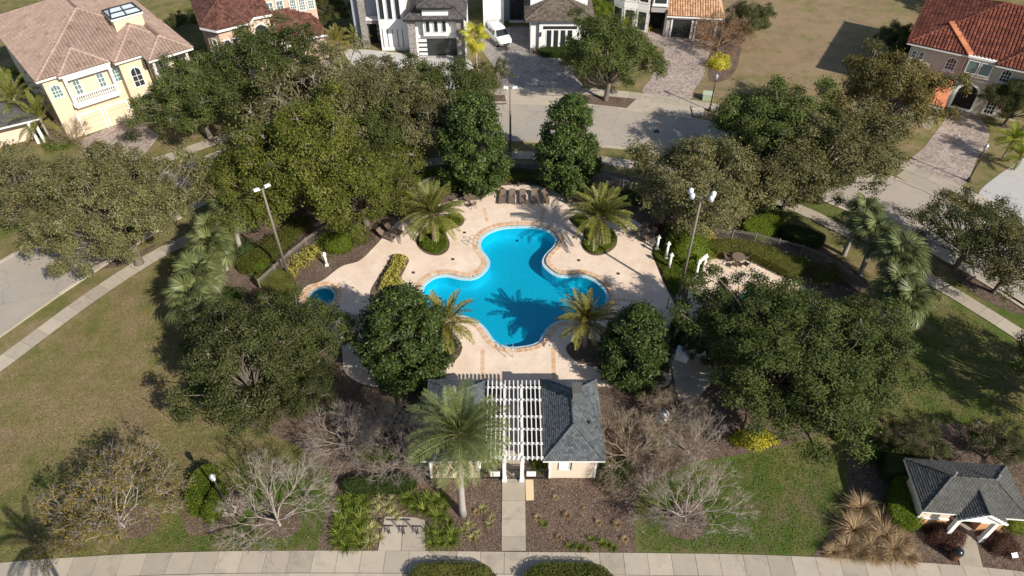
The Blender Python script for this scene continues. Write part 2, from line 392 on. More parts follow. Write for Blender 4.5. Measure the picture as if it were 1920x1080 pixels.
M['autumn'] = m_leaf('autumn_leaf', [(.17, .085, .018), (.27, .15, .03), (.33, .22, .05)])
M['goldolive'] = m_leaf('olive_gold_leaf', [(.075, .075, .02), (.15, .12, .03), (.25, .17, .04)])
M['rust'] = m_leaf('rust_leaf', [(.16, .06, .02), (.26, .12, .05), (.34, .20, .10)])
M['date'] = m_leaf('date_palm_leaf', [(.068, .085, .014), (.125, .135, .026), (.20, .185, .05)], .45, .35, .2)
M['dategold'] = m_leaf('gold_palm_leaf', [(.095, .10, .016), (.165, .155, .03), (.25, .20, .055)], .45, .35, .25)
M['queen'] = m_leaf('queen_palm_leaf', [(.062, .085, .030), (.11, .132, .046), (.19, .195, .072)], .45, .35, .2)
M['sabal'] = m_leaf('sabal_leaf', [(.050, .068, .020), (.092, .108, .035), (.155, .165, .07)], .45, .35, .22)
M['yellowpalm'] = m_leaf('yellow_palm_leaf', [(.27, .23, .015), (.36, .32, .03), (.22, .26, .03)], .5, .3, .3)
M['brightpalm'] = m_leaf('lime_palm_leaf', [(.09, .14, .008), (.16, .21, .015), (.26, .28, .03)], .5, .3, .3)
M['litter'] = m_leaf('leaf_litter', [(.07, .042, .028), (.14, .095, .065), (.22, .155, .11), (.33, .26, .19)], .9, .05, .05)
M['fencemetal'] = m_plain('grey_fence_metal', (.26, .235, .21), .5, .12, spec=.4, bump=.05)
M['turf'] = m_leaf('turf_blade', [(.19, .145, .075), (.13, .12, .045), (.085, .10, .028)], .9, .05, .2, 0)

# ================================================================ THE SETTING
random.seed(3); RNG = np.random.default_rng(11)
POOL = catmull(GP([(964,422),(937,425),(914,433),(900,444),(895,456),(898,469),(909,483),(912,494),(903,508),(887,518),(864,518),(839,513),(814,516),(795,528),(787,542),
    (787,558),(797,574),(820,587),(850,593),(876,598),(896,609),(909,623),(919,638),(936,650),(960,655),(996,651),(1016,642),(1024,628),(1035,614),(1052,605),(1085,600),
    (1115,591),(1136,578),(1144,561),(1141,546),(1128,530),(1110,519),(1090,513),(1066,514),(1046,513),(1031,503),(1023,492),(1028,478),(1042,464),(1048,450),(1039,436),(1020,426),(992,422)]), 3, True)
def ellipse(px, py, rx, ry, n=40):
    c = G(px, py); a = rx / SCALE(px, py); b = (G(px, py-ry) - G(px, py+ry)).length / 2
    return [Vector((c.x + a*math.cos(2*math.pi*i/n), c.y + b*math.sin(2*math.pi*i/n), 0)) for i in range(n)]
SPA = ellipse(603, 556, 28, 20); KID = ellipse(1440, 580, 62, 42)
POOLX, SPAX, KIDX = offset(POOL, .9), offset(SPA, .55), offset(KID, .6)

# ground: one sheet to the horizon, fine in the middle, open where the pools are sunk
def axis(a, b, step):
    fine = list(np.arange(a, b + .01, step)); lo = [a - 10*1.9**k for k in range(9)][::-1]; hi = [b + 10*1.9**k for k in range(9)]
    return lo + fine + hi
gx, gy = axis(-70, 70, .8), axis(14, 112, .8)
V = np.array([(x, y, 0) for y in gy for x in gx]); nx = len(gx); F = []
for j in range(len(gy)-1):
    for i in range(nx-1):
        c = ((gx[i]+gx[i+1])/2, (gy[j]+gy[j+1])/2)
        if abs(c[0]) < 22 and 35 < c[1] < 60 and any(inside(c, q) for q in (POOLX, SPAX, KIDX)): continue
        F.append((j*nx+i, j*nx+i+1, (j+1)*nx+i+1, (j+1)*nx+i))
me = npmesh('ground', V, np.array(F), RNG.random(len(F)), M['lawn'])
grn = np.full(len(V), .18)
def blob(px, py, rx, ry, amt):
    c = G(px, py); a = rx / SCALE(px, py); b = (G(px, py-ry) - G(px, py+ry)).length / 2
    grn[:] += amt * np.exp(-(((V[:,0]-c.x)/a)**2 + ((V[:,1]-c.y)/b)**2))
for q in [(520,960,110,90,.75),(330,1010,160,50,.35),(1400,900,200,110,.62),(1290,1010,140,40,.45),(1500,1000,120,60,.25),(1760,700,120,110,.45),(1900,580,90,60,.3),
          (150,750,220,90,-.22),(80,850,160,60,-.10),(1520,60,260,140,-.42),(1700,330,60,40,.15),(250,600,120,60,-.1),(760,330,60,25,.4),(1500,400,120,40,.35),(1350,180,60,50,-.15),(450,400,100,60,.1),(1830,850,80,40,.2)]: blob(*q)
a = me.attributes.new('green', 'FLOAT', 'POINT'); a.data.foreach_set('value', grn.astype(np.float32))
tag(link('ground', me), 'patchy green and straw brown lawn around the pool park', 'lawn', kind='structure')

def struct(name, mb, mat, parent=None, **k):
    o = mb.build(name, mat, parent)
    if parent is None: o['kind'] = 'structure'
    return o

# road round the park, with kerbs
INNER = catmull(GP([(-300,815),(-120,705),(0,628),(92,563),(192,497),(300,428),(400,372),(520,318),(660,283),(800,266),(940,262),(1090,271),(1200,281),(1310,304),(1420,336),(1534,371),(1640,418),(1743,470),(1850,532),(1960,602),(2200,750)]), 8)
OUTER = catmull(GP([(-300,655),(-120,560),(0,494),(83,447),(200,378),(300,330),(390,294),(520,250),(660,218),(800,199),(920,194),(1000,193),(1089,197),(1172,206),(1239,215),(1294,223),(1336,232),(1420,254),(1520,287),(1643,324),(1682,338),(1765,375),(1920,462),(2060,545),(2200,630)]), 8)
struct('road', MB().sheet([INNER + OUTER[::-1]], .02), M['asphalt'])
def strip(P, w0, w1):
    "band along a path between lateral offsets w0 and w1"
    L, Rr = [], []
    for i in range(len(P)):
        t = P[min(i+1, len(P)-1)] - P[max(i-1, 0)]; n = Vector((-t.y, t.x, 0)).normalized()
        L.append(P[i] + n*w0); Rr.append(P[i] + n*w1)
    return L, Rr
def kerb(name, P, w0, w1, h=.13):
    L, Rr = strip(P, w0, w1); mb = MB(); n = len(P)
    for i in range(n-1):
        q = [L[i], L[i+1], Rr[i+1], Rr[i]]
        if (q[1]-q[0]).cross(q[3]-q[0]).z < 0: q = q[::-1]
        mb.prism(q, 0, h, random.random())
    return struct(name, mb, M['kerb'])
kerb('kerb', resample(INNER, 2.9), -.32, 0); kerb('kerb', resample(OUTER, 2.9), 0, .34, .07)

def pavement(name, P, width, step=1.52, z=.06, mat='walk'):
    P = resample(P, step); L, Rr = strip(P, -width/2, width/2)
    root = struct(name, MB().sheet([L + Rr[::-1]], z-.03, 0), M['joint'])
    for i in range(len(P)-1):
        q = [L[i], L[i+1], Rr[i+1], Rr[i]]; c = sum(q, Vector())/4
        if (q[1]-q[0]).cross(q[3]-q[0]).z < 0: q = q[::-1]
        q = [c + (p-c)*.985 for p in q]; dz = random.uniform(-.008, .008)
        MB().prism(q, 0.005, z+dz).build('slab', M[mat], root)
    return root
pavement('pavement', catmull(GP([(-120,772),(0,683),(172,556),(292,479),(369,442),(450,402),(560,356),(680,330),(760,313),(830,302),(960,292),(1060,294),(1128,301),(1219,314),(1330,338),(1436,368),(1520,402),(1560,422),(1680,488),(1790,552),(1860,595),(1930,640),(2050,722)]), 8), 1.5)
pavement('pavement', catmull(GP([(250,318),(330,291),(387,270),(473,243),(560,222),(680,196),(800,180),(920,173),(1000,171),(1060,171),(1117,173),(1194,180),(1289,193),(1322,198),(1420,220),(1540,254),(1626,286),(1701,314),(1784,350),(1900,410),(2050,500)]), 8), 1.6)
FRONT = catmull(GP([(-260,1118),(-60,1084),(0,1076),(135,1066),(289,1058),(480,1054),(720,1054),(960,1056),(1200,1058),(1440,1062),(1690,1074),(1800,1081),(1920,1093),(2120,1122)]), 8)
pavement('pavement', FRONT, 1.46)
kerb('kerb', [p + Vector((0, -.93, 0)) for p in resample(FRONT, 2.9)], -.16, .16, .10)
FR_ = resample(FRONT, 2.9)
struct('road', MB().sheet([[p + Vector((0,-1.09,0)) for p in FR_] + [p + Vector((0,-9.5,0)) for p in FR_[::-1]]], .02), M['asphalt'])
# entrance walk
root = struct('walkway', MB().box(-.68, .90, 21.2, 39.0-2.4, 0, .04), M['joint'])
y = 21.25
for L in (.95, 1.25, 1.35, 1.4, .9, 1.5, 1.5, 1.5, 1.5, 1.5, 1.5):
    MB().box(-.67, .89, y+.012, y+L-.012, .01, .075+random.uniform(-.006,.006)).build('slab', M['walk'], root); y += L
struct('sand_pad', MB().sheet([GP([(985,900),(1000,900),(1001,938),(986,939)])], .075, 0), m_plain('pale_sandstone', (.66, .50, .31), .9, .12, 2, .3))
root = struct('bicycle_pad', MB().sheet([GP([(709,1034),(798,1034),(797,976),(780,971),(722,969)])], .03, 0), M['joint'])
MB().sheet([GP([(709,1033),(752,1033),(756,970),(722,969.5)])], .075, 0.01).build('slab', M['walk'], root)
MB().sheet([GP([(753,1033),(797.5,1033),(796.5,976.5),(780,971.5),(757,970)])], .07, 0.01).build('slab', M['walk'], root)

# mulch beds
BED = catmull(GP([(592,1036),(606,990),(618,940),(620,900),(602,868),(545,830),(455,795),(385,745),(348,665),(352,570),(395,480),(455,428),(560,376),(690,346),(790,320),(960,308),(1120,320),(1220,342),(1330,385),(1450,430),(1540,462),(1610,515),(1660,570),(1692,630),(1682,705),(1640,765),(1560,803),(1480,834),(1370,855),(1290,872),(1215,905),(1190,955),(1193,1036)]), 4)
BED = BED + [G(x, 1035) for x in range(1100, 640, -90)]
struct('mulch_bed', MB().sheet([BED, POOLX, SPAX, KIDX], .02), M['mulch'])
for pts in ([(495,1003),(478,985),(490,960),(520,948),(550,952),(566,975),(560,995),(535,1008)],[(1262,1005),(1246,985),(1250,960),(1275,940),(1310,943),(1326,970),(1322,995),(1295,1012)],
            [(340,955),(352,1000),(390,1002),(430,990),(455,960),(458,930),(430,915),(400,910),(350,925)],[(215,985),(240,950),(290,955),(300,975),(280,1003),(240,1010),(218,1000)],
            [(820,190+8),(780,196),(850,180),(940,176),(975,190),(925,197)],[(1080,182),(1195,184),(1170,203),(1090,195)]):
    struct('mulch_bed', MB().sheet([catmull(GP(pts), 5, True)], .024), M['mulch'])
struct('mulch_bed', MB().sheet([catmull(GP([(1522,1045),(1548,1010),(1578,975),(1592,930),(1588,880),(1585,840),(1620,822),(1690,802),(1760,795),(1850,800),(1920,838),(2000,880),(2050,1000),(2060,1100)]), 4) + GP([(1920,1074),(1800,1061),(1690,1054)])], .02), M['mulch'])
struct('mulch_bed', MB().sheet([catmull(GP([(1330,150),(1330,100),(1340,60),(1360,20),(1390,0),(1400,40),(1390,90),(1380,130),(1360,150)]), 4, True)], .02), M['mulch'])
struct('mulch_bed', MB().sheet([catmull(GP([(60,520),(0,560),(-60,600),(-60,585),(60,500),(150,450),(230,478),(330,440),(300,455),(225,500)]), 3, True)], .012), M['mulch'])
struct('mulch_bed', MB().sheet([catmull(GP([(1785,515),(1830,520),(1920,570),(1920,590),(1840,560)]), 4, True)], .02), M['mulch'])
# turf pieces inside the fence
for pts in ([(548,505),(565,500),(600,476),(640,462),(668,470),(690,462),(672,488),(640,499),(612,512),(585,528),(560,540)],[(1340,445),(1400,455),(1470,475),(1500,500),(1440,488),(1380,470),(1345,478)],[(560,905),(620,900),(612,960),(598,1020),(560,1030),(500,1032)]):
    pass

# pool deck with planters left open
PLANT = {
 'date_left': [(781,455),(787,468),(803,478),(825,480),(840,470),(843,455),(837,437),(850,430),(866,424),(871,412),(860,403),(826,410),(803,428),(787,440)],
 'date_right': [(1068,410),(1075,423),(1094,439),(1090,460),(1098,473),(1112,480),(1133,478),(1153,465),(1157,446),(1146,432),(1122,424),(1095,408)],
 'croton': [(736,480),(751,478),(762,482),(767,490),(762,501),(752,522),(744,540),(745,560),(700,570),(695,548),(707,525),(718,508)],
 'magnolia_left': [(690,600),(715,575),(760,570),(812,590),(842,618),(862,640),(866,658),(850,680),(800,702),(730,712),(690,680)],
 'magnolia_right': [(1061,657),(1071,643),(1099,636),(1130,642),(1180,620),(1235,625),(1250,650),(1245,690),(1200,704),(1150,702),(1104,687),(1079,678)],
}
DECK = catmull(GP([(850,712),(780,722),(700,725),(648,700),(640,650),(612,612),(572,588),(560,560),(575,538),(605,527),(640,501),(674,490),(700,466),(722,442),(748,415),(790,395),(838,380),(870,368),(888,358),(925,351),(965,348),(1000,349),(1032,356),(1062,372),(1112,386),(1165,402),(1196,418),(1222,436),(1230,452),(1222,472),(1233,505),(1250,544),(1260,562),(1267,575),
    (1286,575),(1290,548),(1296,530),(1318,518),(1323,496),(1332,483),(1370,476),(1420,480),(1455,498),(1490,525),(1530,560),(1545,610),(1520,650),(1440,668),(1350,660),(1300,640),(1290,610),(1272,600),(1262,625),(1250,660),(1255,720),(1180,728),(1090,722),(985,722),(915,722)]), 5, True)
holes = {k: catmull(GP(v), 4, True) for k, v in PLANT.items()}
struct('pool_deck', MB().sheet([DECK, offset(POOL, .42), offset(SPA, .40), offset(KID, .40)], .08, 0), M['deck'])
for k, h in holes.items(): struct('mulch_bed', MB().sheet([h], .115, .05), M['mulch'])
# terracotta bands in the deck
BANDS = MB()
for a, b in (((905,657),(905,722)),((1037,652),(1039,722)),((1150,562),(1195,566)),((785,560),(735,566)),((908,392),(914,418)),((1020,392),(1014,418))):
    A, B = G(*a), G(*b); n = int((B-A).length/.16); d = (B-A)/n; s = Vector((-d.y, d.x, 0)).normalized()*.16
    for i in range(n):
        p, q = A + d*(i+.06), A + d*(i+.94)
        quad = [p-s, q-s, q+s, p+s]
        if (quad[1]-quad[0]).cross(quad[3]-quad[0]).z < 0: quad = quad[::-1]
        BANDS.prism(quad, .05, .087)
struct('brick_band', BANDS, M['coping'])['kind'] = 'stuff'
# paver border along the deck outline
def edging(name, P, w, z0, z1, mat, step=.22):
    P = P + [P[0]]; P = resample(P, step); mb = MB(); m = len(P)
    O = offset(P, w)
    for i in range(m):
        a, b, c, d = P[i], P[(i+1) % m], O[(i+1) % m], O[i]; ce = (a+b+c+d)/4
        q = [ce + (p-ce)*.94 for p in (a, b, c, d)]
        if (q[1]-q[0]).cross(q[3]-q[0]).z < 0: q = q[::-1]
        mb.prism(q, z0, z1 + random.uniform(-.004, .004))
    return mb
def pool(name, P, depth, water_mat, label, ledge=.34, wl=-.15, cat='pool'):
    root = thing(name, label, cat, tuple(sum(P, Vector())/len(P)))
    root.location.z = -depth
    c = root.location.copy()
    def put(mb, n, mat, kind=None, smooth=False):
        o = mb.build(n, mat, root, smooth); o.location = -c
        if kind: o['kind'] = kind
        return o
    inn = offset(P, -ledge); Pn = P
    put(edging('coping', P, .46, -.02, .105, 'coping', .2), 'coping_bricks', M['coping'], 'stuff')
    def wall(P, z0, z1):
        mb = MB(); m = len(P)
        mb.add([(p.x, p.y, z0) for p in P] + [(p.x, p.y, z1) for p in P], [(i, (i+1) % m, m+(i+1) % m, m+i) for i in range(m)]); return mb
    put(wall(offset(P, .02), -.34, .09), 'waterline_tile', M['darktile'])
    mb = MB(); m = len(P); n = 0
    for i in range(m):
        a, b, cc, d = P[i], P[(i+1) % m], inn[(i+1) % m], inn[i]
        mb.add([(a.x,a.y,-.06),(b.x,b.y,-.06),(cc.x,cc.y,-.07),(d.x,d.y,-.07)], [(0,1,2,3)])
    put(mb, 'ledge', M['ringtile'])
    put(wall(inn, -depth, -.07), 'basin_wall', M['plaster'])
    put(MB().sheet([inn], -depth), 'basin_floor', M['plaster'])
    put(MB().sheet([inn], wl), 'water_surface', M[water_mat])
    for fx, fy in ((.2, 7.3),):
        q = Vector((c.x+fx, c.y+fy, 0))
        if depth > 1: put(MB().lathe([(.16,-depth),(.14,-depth+.02)], 14, (q.x, q.y)), 'floor_drain', M['darktile'])
    return root
pool('swimming_pool', POOL, 1.25, 'water', 'large turquoise clover shaped swimming pool with brick coping')
pool('spa_pool', SPA, .9, 'spawater', 'small round spa pool with teal water beside the left oak', .25, cat='spa')
pool('wading_pool', KID, .6, 'spawater', 'wading pool half hidden beneath the big oak right of the deck', .3, -.12)
# deck drains
for i, (x, y) in enumerate([(871,436),(849,486),(775,511),(1076,445),(1085,488),(1159,513),(826,560)]):
    r = thing('deck_drain', 'small dark square drain grate set in the pool deck', 'drain', G(x, y, .08), 0, 'drain grates in the pool deck')
    MB().box(-.15,.15,-.15,.15,0,.012).build('frame', M['brownmetal'], r)
    g = MB()
    for k in range(5): g.box(-.12+.05*k, -.09+.05*k, -.12, .12, .012, .018)
    g.build('grate', M['dark'], r)

# driveways
def drive(name, pts, mat, z=.03): return struct(name, MB().sheet([catmull(GP(pts), 3, True) if len(pts) > 6 else GP(pts)], z), M[mat])
drive('driveway', [(150,262),(250,220),(300,255),(262,300),(240,330),(180,345)], 'paver_red')
drive('driveway', [(560,120),(615,112),(650,150),(668,205),(640,215),(590,160)], 'paver_red')
drive('driveway', [(655,92),(790,104),(870,104),(895,150),(890,185),(880,198),(740,210),(700,160),(660,120)], 'paver_white')
drive('driveway', [(905,60),(950,52),(994,52),(1000,95),(1060,110),(1075,140),(1085,168),(950,172),(930,130),(905,95)], 'paver_grey')
drive('driveway', [(945,171),(1086,168),(1080,196),(1050,198),(950,196)], 'walk', .034)
drive('driveway', [(1214,60),(1250,68),(1300,73),(1338,78),(1326,110),(1318,145),(1300,170),(1288,188),(1205,178),(1222,145),(1240,110),(1245,92),(1225,85)], 'paver_red')
drive('driveway', [(1202,178),(1290,190),(1298,224),(1170,207)], 'walk', .036)
drive('driveway', [(1790,205),(1830,215),(1855,255),(1830,300),(1800,350),(1700,312),(1730,280),(1760,240)], 'paver_red')
drive('driveway', [(1706,312),(1790,350),(1765,377),(1680,330)], 'walk', .036)
drive('driveway', [(2060,190),(1950,275),(1850,345),(1840,375),(1905,418),(1990,375),(2150,270)], 'paver_white')
for x, y, r_ in ((1231,246,.36),):
    r = thing('manhole_cover', 'round dark manhole cover in the tan road', 'manhole', G(x, y, .02))
    MB().lathe([(.42,0),(.42,.012)], 24).build('ring', M['polegrey'], r); MB().lathe([(.36,.012),(.34,.022)], 24).build('cover', M['dark'], r)
struct('storm_drain', MB().sheet([GP([(1296,203),(1321,201),(1318,216),(1300,219)])], .10, 0).lathe([(.3,.1),(.28,.115)], 16, tuple(G(1308,210))[:2]), M['kerb'])

# ================================================================ VEGETATION
def unit(a): return a / np.maximum(np.linalg.norm(a, axis=-1, keepdims=True), 1e-9)
def leaf_quads(P, N, L, W, rng, fold=.15):
    n = len(P); t = unit(np.cross(N, unit(rng.normal(size=(n, 3))))); b = np.cross(N, t)
    L = np.asarray(L).reshape(-1, 1) * rng.uniform(.7, 1.25, (n, 1)); W = np.asarray(W).reshape(-1, 1) * rng.uniform(.75, 1.2, (n, 1))
    A = P - t*L/2; C = P + t*L/2 - N*L*fold; B = P + b*W/2 - N*W*.1; D = P - b*W/2 - N*W*.1
    V = np.stack([A, B, C, D], 1).reshape(-1, 3); F = np.arange(4*n).reshape(-1, 4)
    return V, F
def np_tubes(segs, n=4):
    "segs: list of (p0,p1,r0,r1) -> one mesh arrays"
    S = np.array([[*a, *b, r0, r1] for a, b, r0, r1 in segs], dtype=np.float64)
    a, b, r0, r1 = S[:, :3], S[:, 3:6], S[:, 6:7], S[:, 7:8]
    d = unit(b - a); up = np.where(np.abs(d[:, 2:3]) < .9, np.array([[0, 0, 1.]]), np.array([[1., 0, 0]])); x = unit(np.cross(d, up)); y = np.cross(d, x)
    ring = [(math.cos(2*math.pi*k/n), math.sin(2*math.pi*k/n)) for k in range(n)]
    V = np.stack([a + (x*c + y*s)*r0 for c, s in ring] + [b + (x*c + y*s)*r1 for c, s in ring], 1).reshape(-1, 3)
    base = (np.arange(len(S))*2*n)[:, None, None]
    f = np.array([[k, (k+1) % n, n+(k+1) % n, n+k] for k in range(n)])[None]
    F = (base + f).reshape(-1, 4); return V, F

def puff_crown(R, flat, npuff, nsub, nleaf, L, W, seed, zmin=-.35, shape=None, pr=(.20, .30), spread=.30, droop=0, gap=.21):
    rng = np.random.default_rng(seed); C = []
    tries = 0
    while len(C) < npuff and tries < 4000:
        tries += 1
        d = unit(rng.normal(size=3)) if len(C) > 7 else unit(rng.normal(size=3)*.45 + np.array([0, 0, 1.]))
        if d[2] < zmin: continue
        rad = (rng.uniform(.50, .92) if rng.random() > .12 else rng.uniform(.92, 1.08)) * (1 + .16*math.sin(3*math.atan2(d[1], d[0]) + seed) + .10*math.sin(5*math.atan2(d[1], d[0]) + 2*seed))
        p = d * rad * R * np.array([1, 1, flat])
        if shape: p = shape(d, rng) * R
        if all(np.linalg.norm(p - q) > R*gap for q in C): C.append(p)
    C = np.array(C); k = len(C)
    prr = R * rng.uniform(*pr, k)
    sd = unit(rng.normal(size=(k, nsub, 3)) + unit(C)[:, None, :]*.75 + np.array([0, 0, .45]))
    SP = C[:, None, :] + sd * (prr[:, None, None] * rng.uniform(.55, 1.05, (k, nsub, 1))) * np.array([1, 1, .85])
    keep = rng.random((k, nsub)) > rng.uniform(.05, .42, (k, 1))
    SPf, sdf = SP[keep], sd[keep]; m = len(SPf)
    sub_r = rng.uniform(.7, 1.3, (m, 1, 1)) * spread
    P = SPf[:, None, :] + rng.normal(size=(m, nleaf, 3)) * sub_r * np.array([1, 1, .7])
    P[..., 2] -= droop * np.abs(rng.normal(size=(m, nleaf))) * .4
    N = unit(sdf[:, None, :]*.95 + np.array([0, 0, .45]) + rng.normal(size=(m, nleaf, 3))*.6)
    tone = np.clip(rng.normal(.5, .2, (m, 1)) + rng.normal(0, .16, (m, nleaf)), 0, 1)
    V, F = leaf_quads(P.reshape(-1, 3), N.reshape(-1, 3), L, W, rng)
    return V, F, tone.ravel(), C, SPf
def curve3(a, b, sag, rng, n=5):
    a, b = np.array(a, float), np.array(b, float); mid = (a+b)/2 + rng.normal(size=3)*np.linalg.norm(b-a)*.09 + np.array([0, 0, sag])
    return [(1-t)**2*a + 2*t*(1-t)*mid + t*t*b for t in np.linspace(0, 1, n)]
TREE = {}
def make_tree(key, R, flat, zc, npuff, nsub, nleaf, L, W, seed, trunk_r, fork, twigs=1.0, **k):
    rng = np.random.default_rng(seed+500)
    V, F, rnd, C, SP = puff_crown(R, flat, npuff, nsub, nleaf, L, W, seed, **k)
    V = V + np.array([0, 0, zc]); C = C + np.array([0, 0, zc]); SP = SP + np.array([0, 0, zc])
    mb = MB(); lean = rng.normal(size=2)*.15
    top = np.array([lean[0], lean[1], fork])
    mb.tube([(0,0,-.1),(lean[0]*.2,lean[1]*.2,.25),(lean[0]*.5,lean[1]*.5,fork*.5),tuple(top)], [trunk_r*1.5,trunk_r*1.1,trunk_r*.92,trunk_r*.85], 9)
    for ci, c in enumerate(C):
        pts = curve3(top - np.array([0,0,.15]), c, .25, rng, 6); mb.tube(pts, np.linspace(trunk_r*(.42 if ci < 14 else .2), .035, 6), 5, False)
    tm = mb.mesh('trunk', M['bark'], True)
    segs = []
    for c in C:
        d2 = np.linalg.norm(SP - c, axis=1); near = np.argsort(d2)[:int(7*twigs)+2]
        for j in near:
            pts = curve3(c, SP[j] + (SP[j]-c)*.12, .05, rng, 3)
            for q in range(2): segs.append((pts[q], pts[q+1], .045-.015*q, .03-.015*q))
    tv, tf = np_tubes(segs, 4)
    bm_ = npmesh('branches', tv, tf, rng.random(len(tf)), M['bark' if key[0] == 'm' else 'twig'])
    TREE[key] = dict(crown=(V, F, rnd), trunk=tm, branches=bm_, R=R, zc=zc, mats={})
for i in range(4):
    make_tree(f'oak{i}', 5.0, [.62,.70,.58,.66][i], [4.7,5.0,4.5,4.9][i], [84,78,88,80][i], 19, 32, .20, .105, 20+i, .26, 2.1, pr=(.12,.21), spread=.235, gap=.13)
make_tree('oakbig', 8.0, .58, 6.3, 190, 19, 32, .22, .115, 31, .42, 2.6, pr=(.075,.135), spread=.25, gap=.085)
make_tree('oakthin', 5.0, .62, 4.8, 70, 13, 24, .21, .11, 41, .24, 2.2, twigs=1.1, pr=(.13,.22), spread=.26, gap=.13)
make_tree('oakthin2', 5.0, .58, 4.6, 72, 13, 24, .21, .11, 43, .24, 2.2, twigs=1.1, pr=(.13,.22), spread=.26, gap=.13)
make_tree('young', 2.0, 1.5, 3.6, 22, 14, 20, .18, .09, 47, .07, 1.6, twigs=1, pr=(.22,.32), spread=.2)
def cone(d, rng):
    h = rng.uniform(-1.25, 1.55); r = np.interp(h, [-1.25, -.75, .3, 1.1, 1.55], [.62, .92, .80, .45, .08]) * (rng.uniform(.75, 1.06) if rng.random() < .8 else rng.uniform(.25, .7))
    a = rng.uniform(0, 2*math.pi); return np.array([math.cos(a)*r, math.sin(a)*r, h])
for i in range(2):
    make_tree(f'magnolia{i}', 3.2, 1, 4.6, 125, 24, 15, .28, .14, [61,67][i], .2, 1.0, twigs=.2, shape=cone, pr=(.12,.25), spread=.20, gap=.16)
def tree(kind, mat, px, py, rpx, label, cat='tree', group=None, name='oak_tree', rot=None, squash=1.0, ground=None):
    T = TREE[kind]; zc = T['zc']; s = 1
    for _ in range(4):
        s = rpx / SCALE(px, py, zc*s) / T['R']
    p = G(px, py, zc*s*squash); p.z = 0
    if mat not in T['mats']: T['mats'][mat] = npmesh('crown', *T['crown'], M[mat])
    rz = random.uniform(0, 6.28) if rot is None else rot
    r = thing(name, label, cat, p, rz, group, (s*random.uniform(.92,1.1), s*random.uniform(.92,1.1), s*squash*random.uniform(.9,1.1)))
    link('trunk', T['trunk'], r); link('branches', T['branches'], r); link('crown', T['mats'][mat], r)
    return r
random.seed(5)
OG = 'live oaks around the pool park'
TL = [
 ('oak0','oak_green',372,192,88,'rounded green oak before the tan house arched entrance'),
 ('oak1','oak_green',490,132,112,'green oak in front of the brown red roofed house'),
 ('oakthin','oak_olive',600,192,128,'thin olive oak left of the white stone pillared house driveway'),
 ('oak2','oak_yellow',485,345,108,'yellow green oak behind the left tall pole lamp'),
 ('oak3','oak_yellow',592,310,132,'largest yellow green oak of the clump above the left fence'),
 ('oak0','oak_yellow',674,345,104,'yellow green oak nearest the left date palm by the pool'),
 ('oakbig','oak_olive',216,402,158,'broad olive oak spreading over the road at left'),
 ('oakthin2','oak_olive',42,360,98,'olive oak at the left edge beside the broad roadside oak'),
 ('oak1','oak_olive',750,205,102,'grey green oak before the white house with tall slit windows'),
 ('oak2','oak_green',838,192,90,'dense green oak left of the dark magnolia by the road'),
 ('oakthin','oak_olive',690,150,56,'small sparse oak on the white driveway corner'),
 ('oak3','oak_green',1143,105,94,'round oak on the verge beside the red paver driveway'),
 ('oak0','oak_olive',1310,345,120,'olive oak behind the four headed pole lamp'),
 ('oak2','oak_green',1455,235,114,'green oak over the road bend right of the vacant lawn'),
 ('oak1','oak_olive',1550,272,120,'grey green oak beside the road before the bronze oak'),
 ('oak3','oak_brown',1660,196,110,'bronze brown oak in front of the red tiled house'),
 ('oakthin2','oak_dark',1832,432,105,'sparse dark oak at the right roadside'),
 ('oakthin','oak_olive',1900,490,85,'thin olive oak at the right edge below the concrete driveway'),
 ('oakbig','oak_green',1492,665,186,'huge green oak shading the wading pool'),
 ('oak1','oak_dark',1605,640,95,'dark oak merging with the huge oak on its right'),
 ('oak1','oak_green',690,268,82,'green oak filling between the yellow green oaks and the magnolia'),
 ('oakthin','oak_olive',110,428,68,'thin olive oak beside the blue bin at left'),
 ('oak3','oak_olive',1490,325,86,'olive oak over the inner kerb left of the right fan palms'),
 ('oak2','oak_olive',1405,300,70,'small olive oak between the lamp and the road bend'),
 ('oak2','oak_dark',545,722,84,'dark oak above the twiggy trees left of the bath house'),
 ('oak1','oak_dark',1335,640,52,'small dark oak overhanging the pump yard'),
 ('oak0','oak_dark',1545,748,72,'dark low oak at the lower lawn edge of the huge oak'),
 ('oak2','oak_green',1398,602,88,'oak leaning over the table terrace right of the deck'),
 ('oak3','oak_dark',468,690,124,'dark green oak on the lawn side left of the spa pool'),
 ('oak0','oak_green',556,628,92,'green oak hanging over the round spa pool'),
 ('oak1','oak_dark',415,630,75,'low dark oak under the left fan palms'),
 ('oakthin2','oak_dark',1722,825,48,'small dark oak behind the mail pavilion roof corner'),
 ('oakthin','oak_dark',1872,830,55,'small dark oak behind the mail pavilion at the right edge'),
 ('oak2','oak_dark',1690,80,44,'dark tree at the left corner of the red tiled house'),
 ('oak3','oak_dark',1905,190,55,'dark tree beside the arched porch of the red tiled house'),
]
for k, m, x, y, r_, lab in TL: tree(k, m, x, y, r_, lab, group=OG)
tree('oak1', 'oak_green', 2035, 700, 110, 'oak just beyond the right edge shading the right lawn', group=OG)
for i, (x, y, r_, lab) in enumerate([(888,275,62,'tall dark glossy magnolia left of the centre pole lamp'),(1065,278,58,'tall dark glossy magnolia right of the centre pole lamp'),
        (757,632,82,'broad dark magnolia left of the lower date palms'),(1192,648,64,'dark magnolia right of the lower right date palm')]):
    tree(f'magnolia{i % 2}', 'magnolia', x, y, r_, lab, group='magnolias around the pool deck', name='magnolia_tree', squash=[1,1.05,.85,.9][i])
tree('young', 'oak_green', 938, 145, 20, 'slim young tree on the verge by the grey paver driveway', name='young_tree')
tree('young', 'oak_green', 1060, 115, 16, 'low shrub like tree against the white garage wall', name='young_tree', squash=.5)
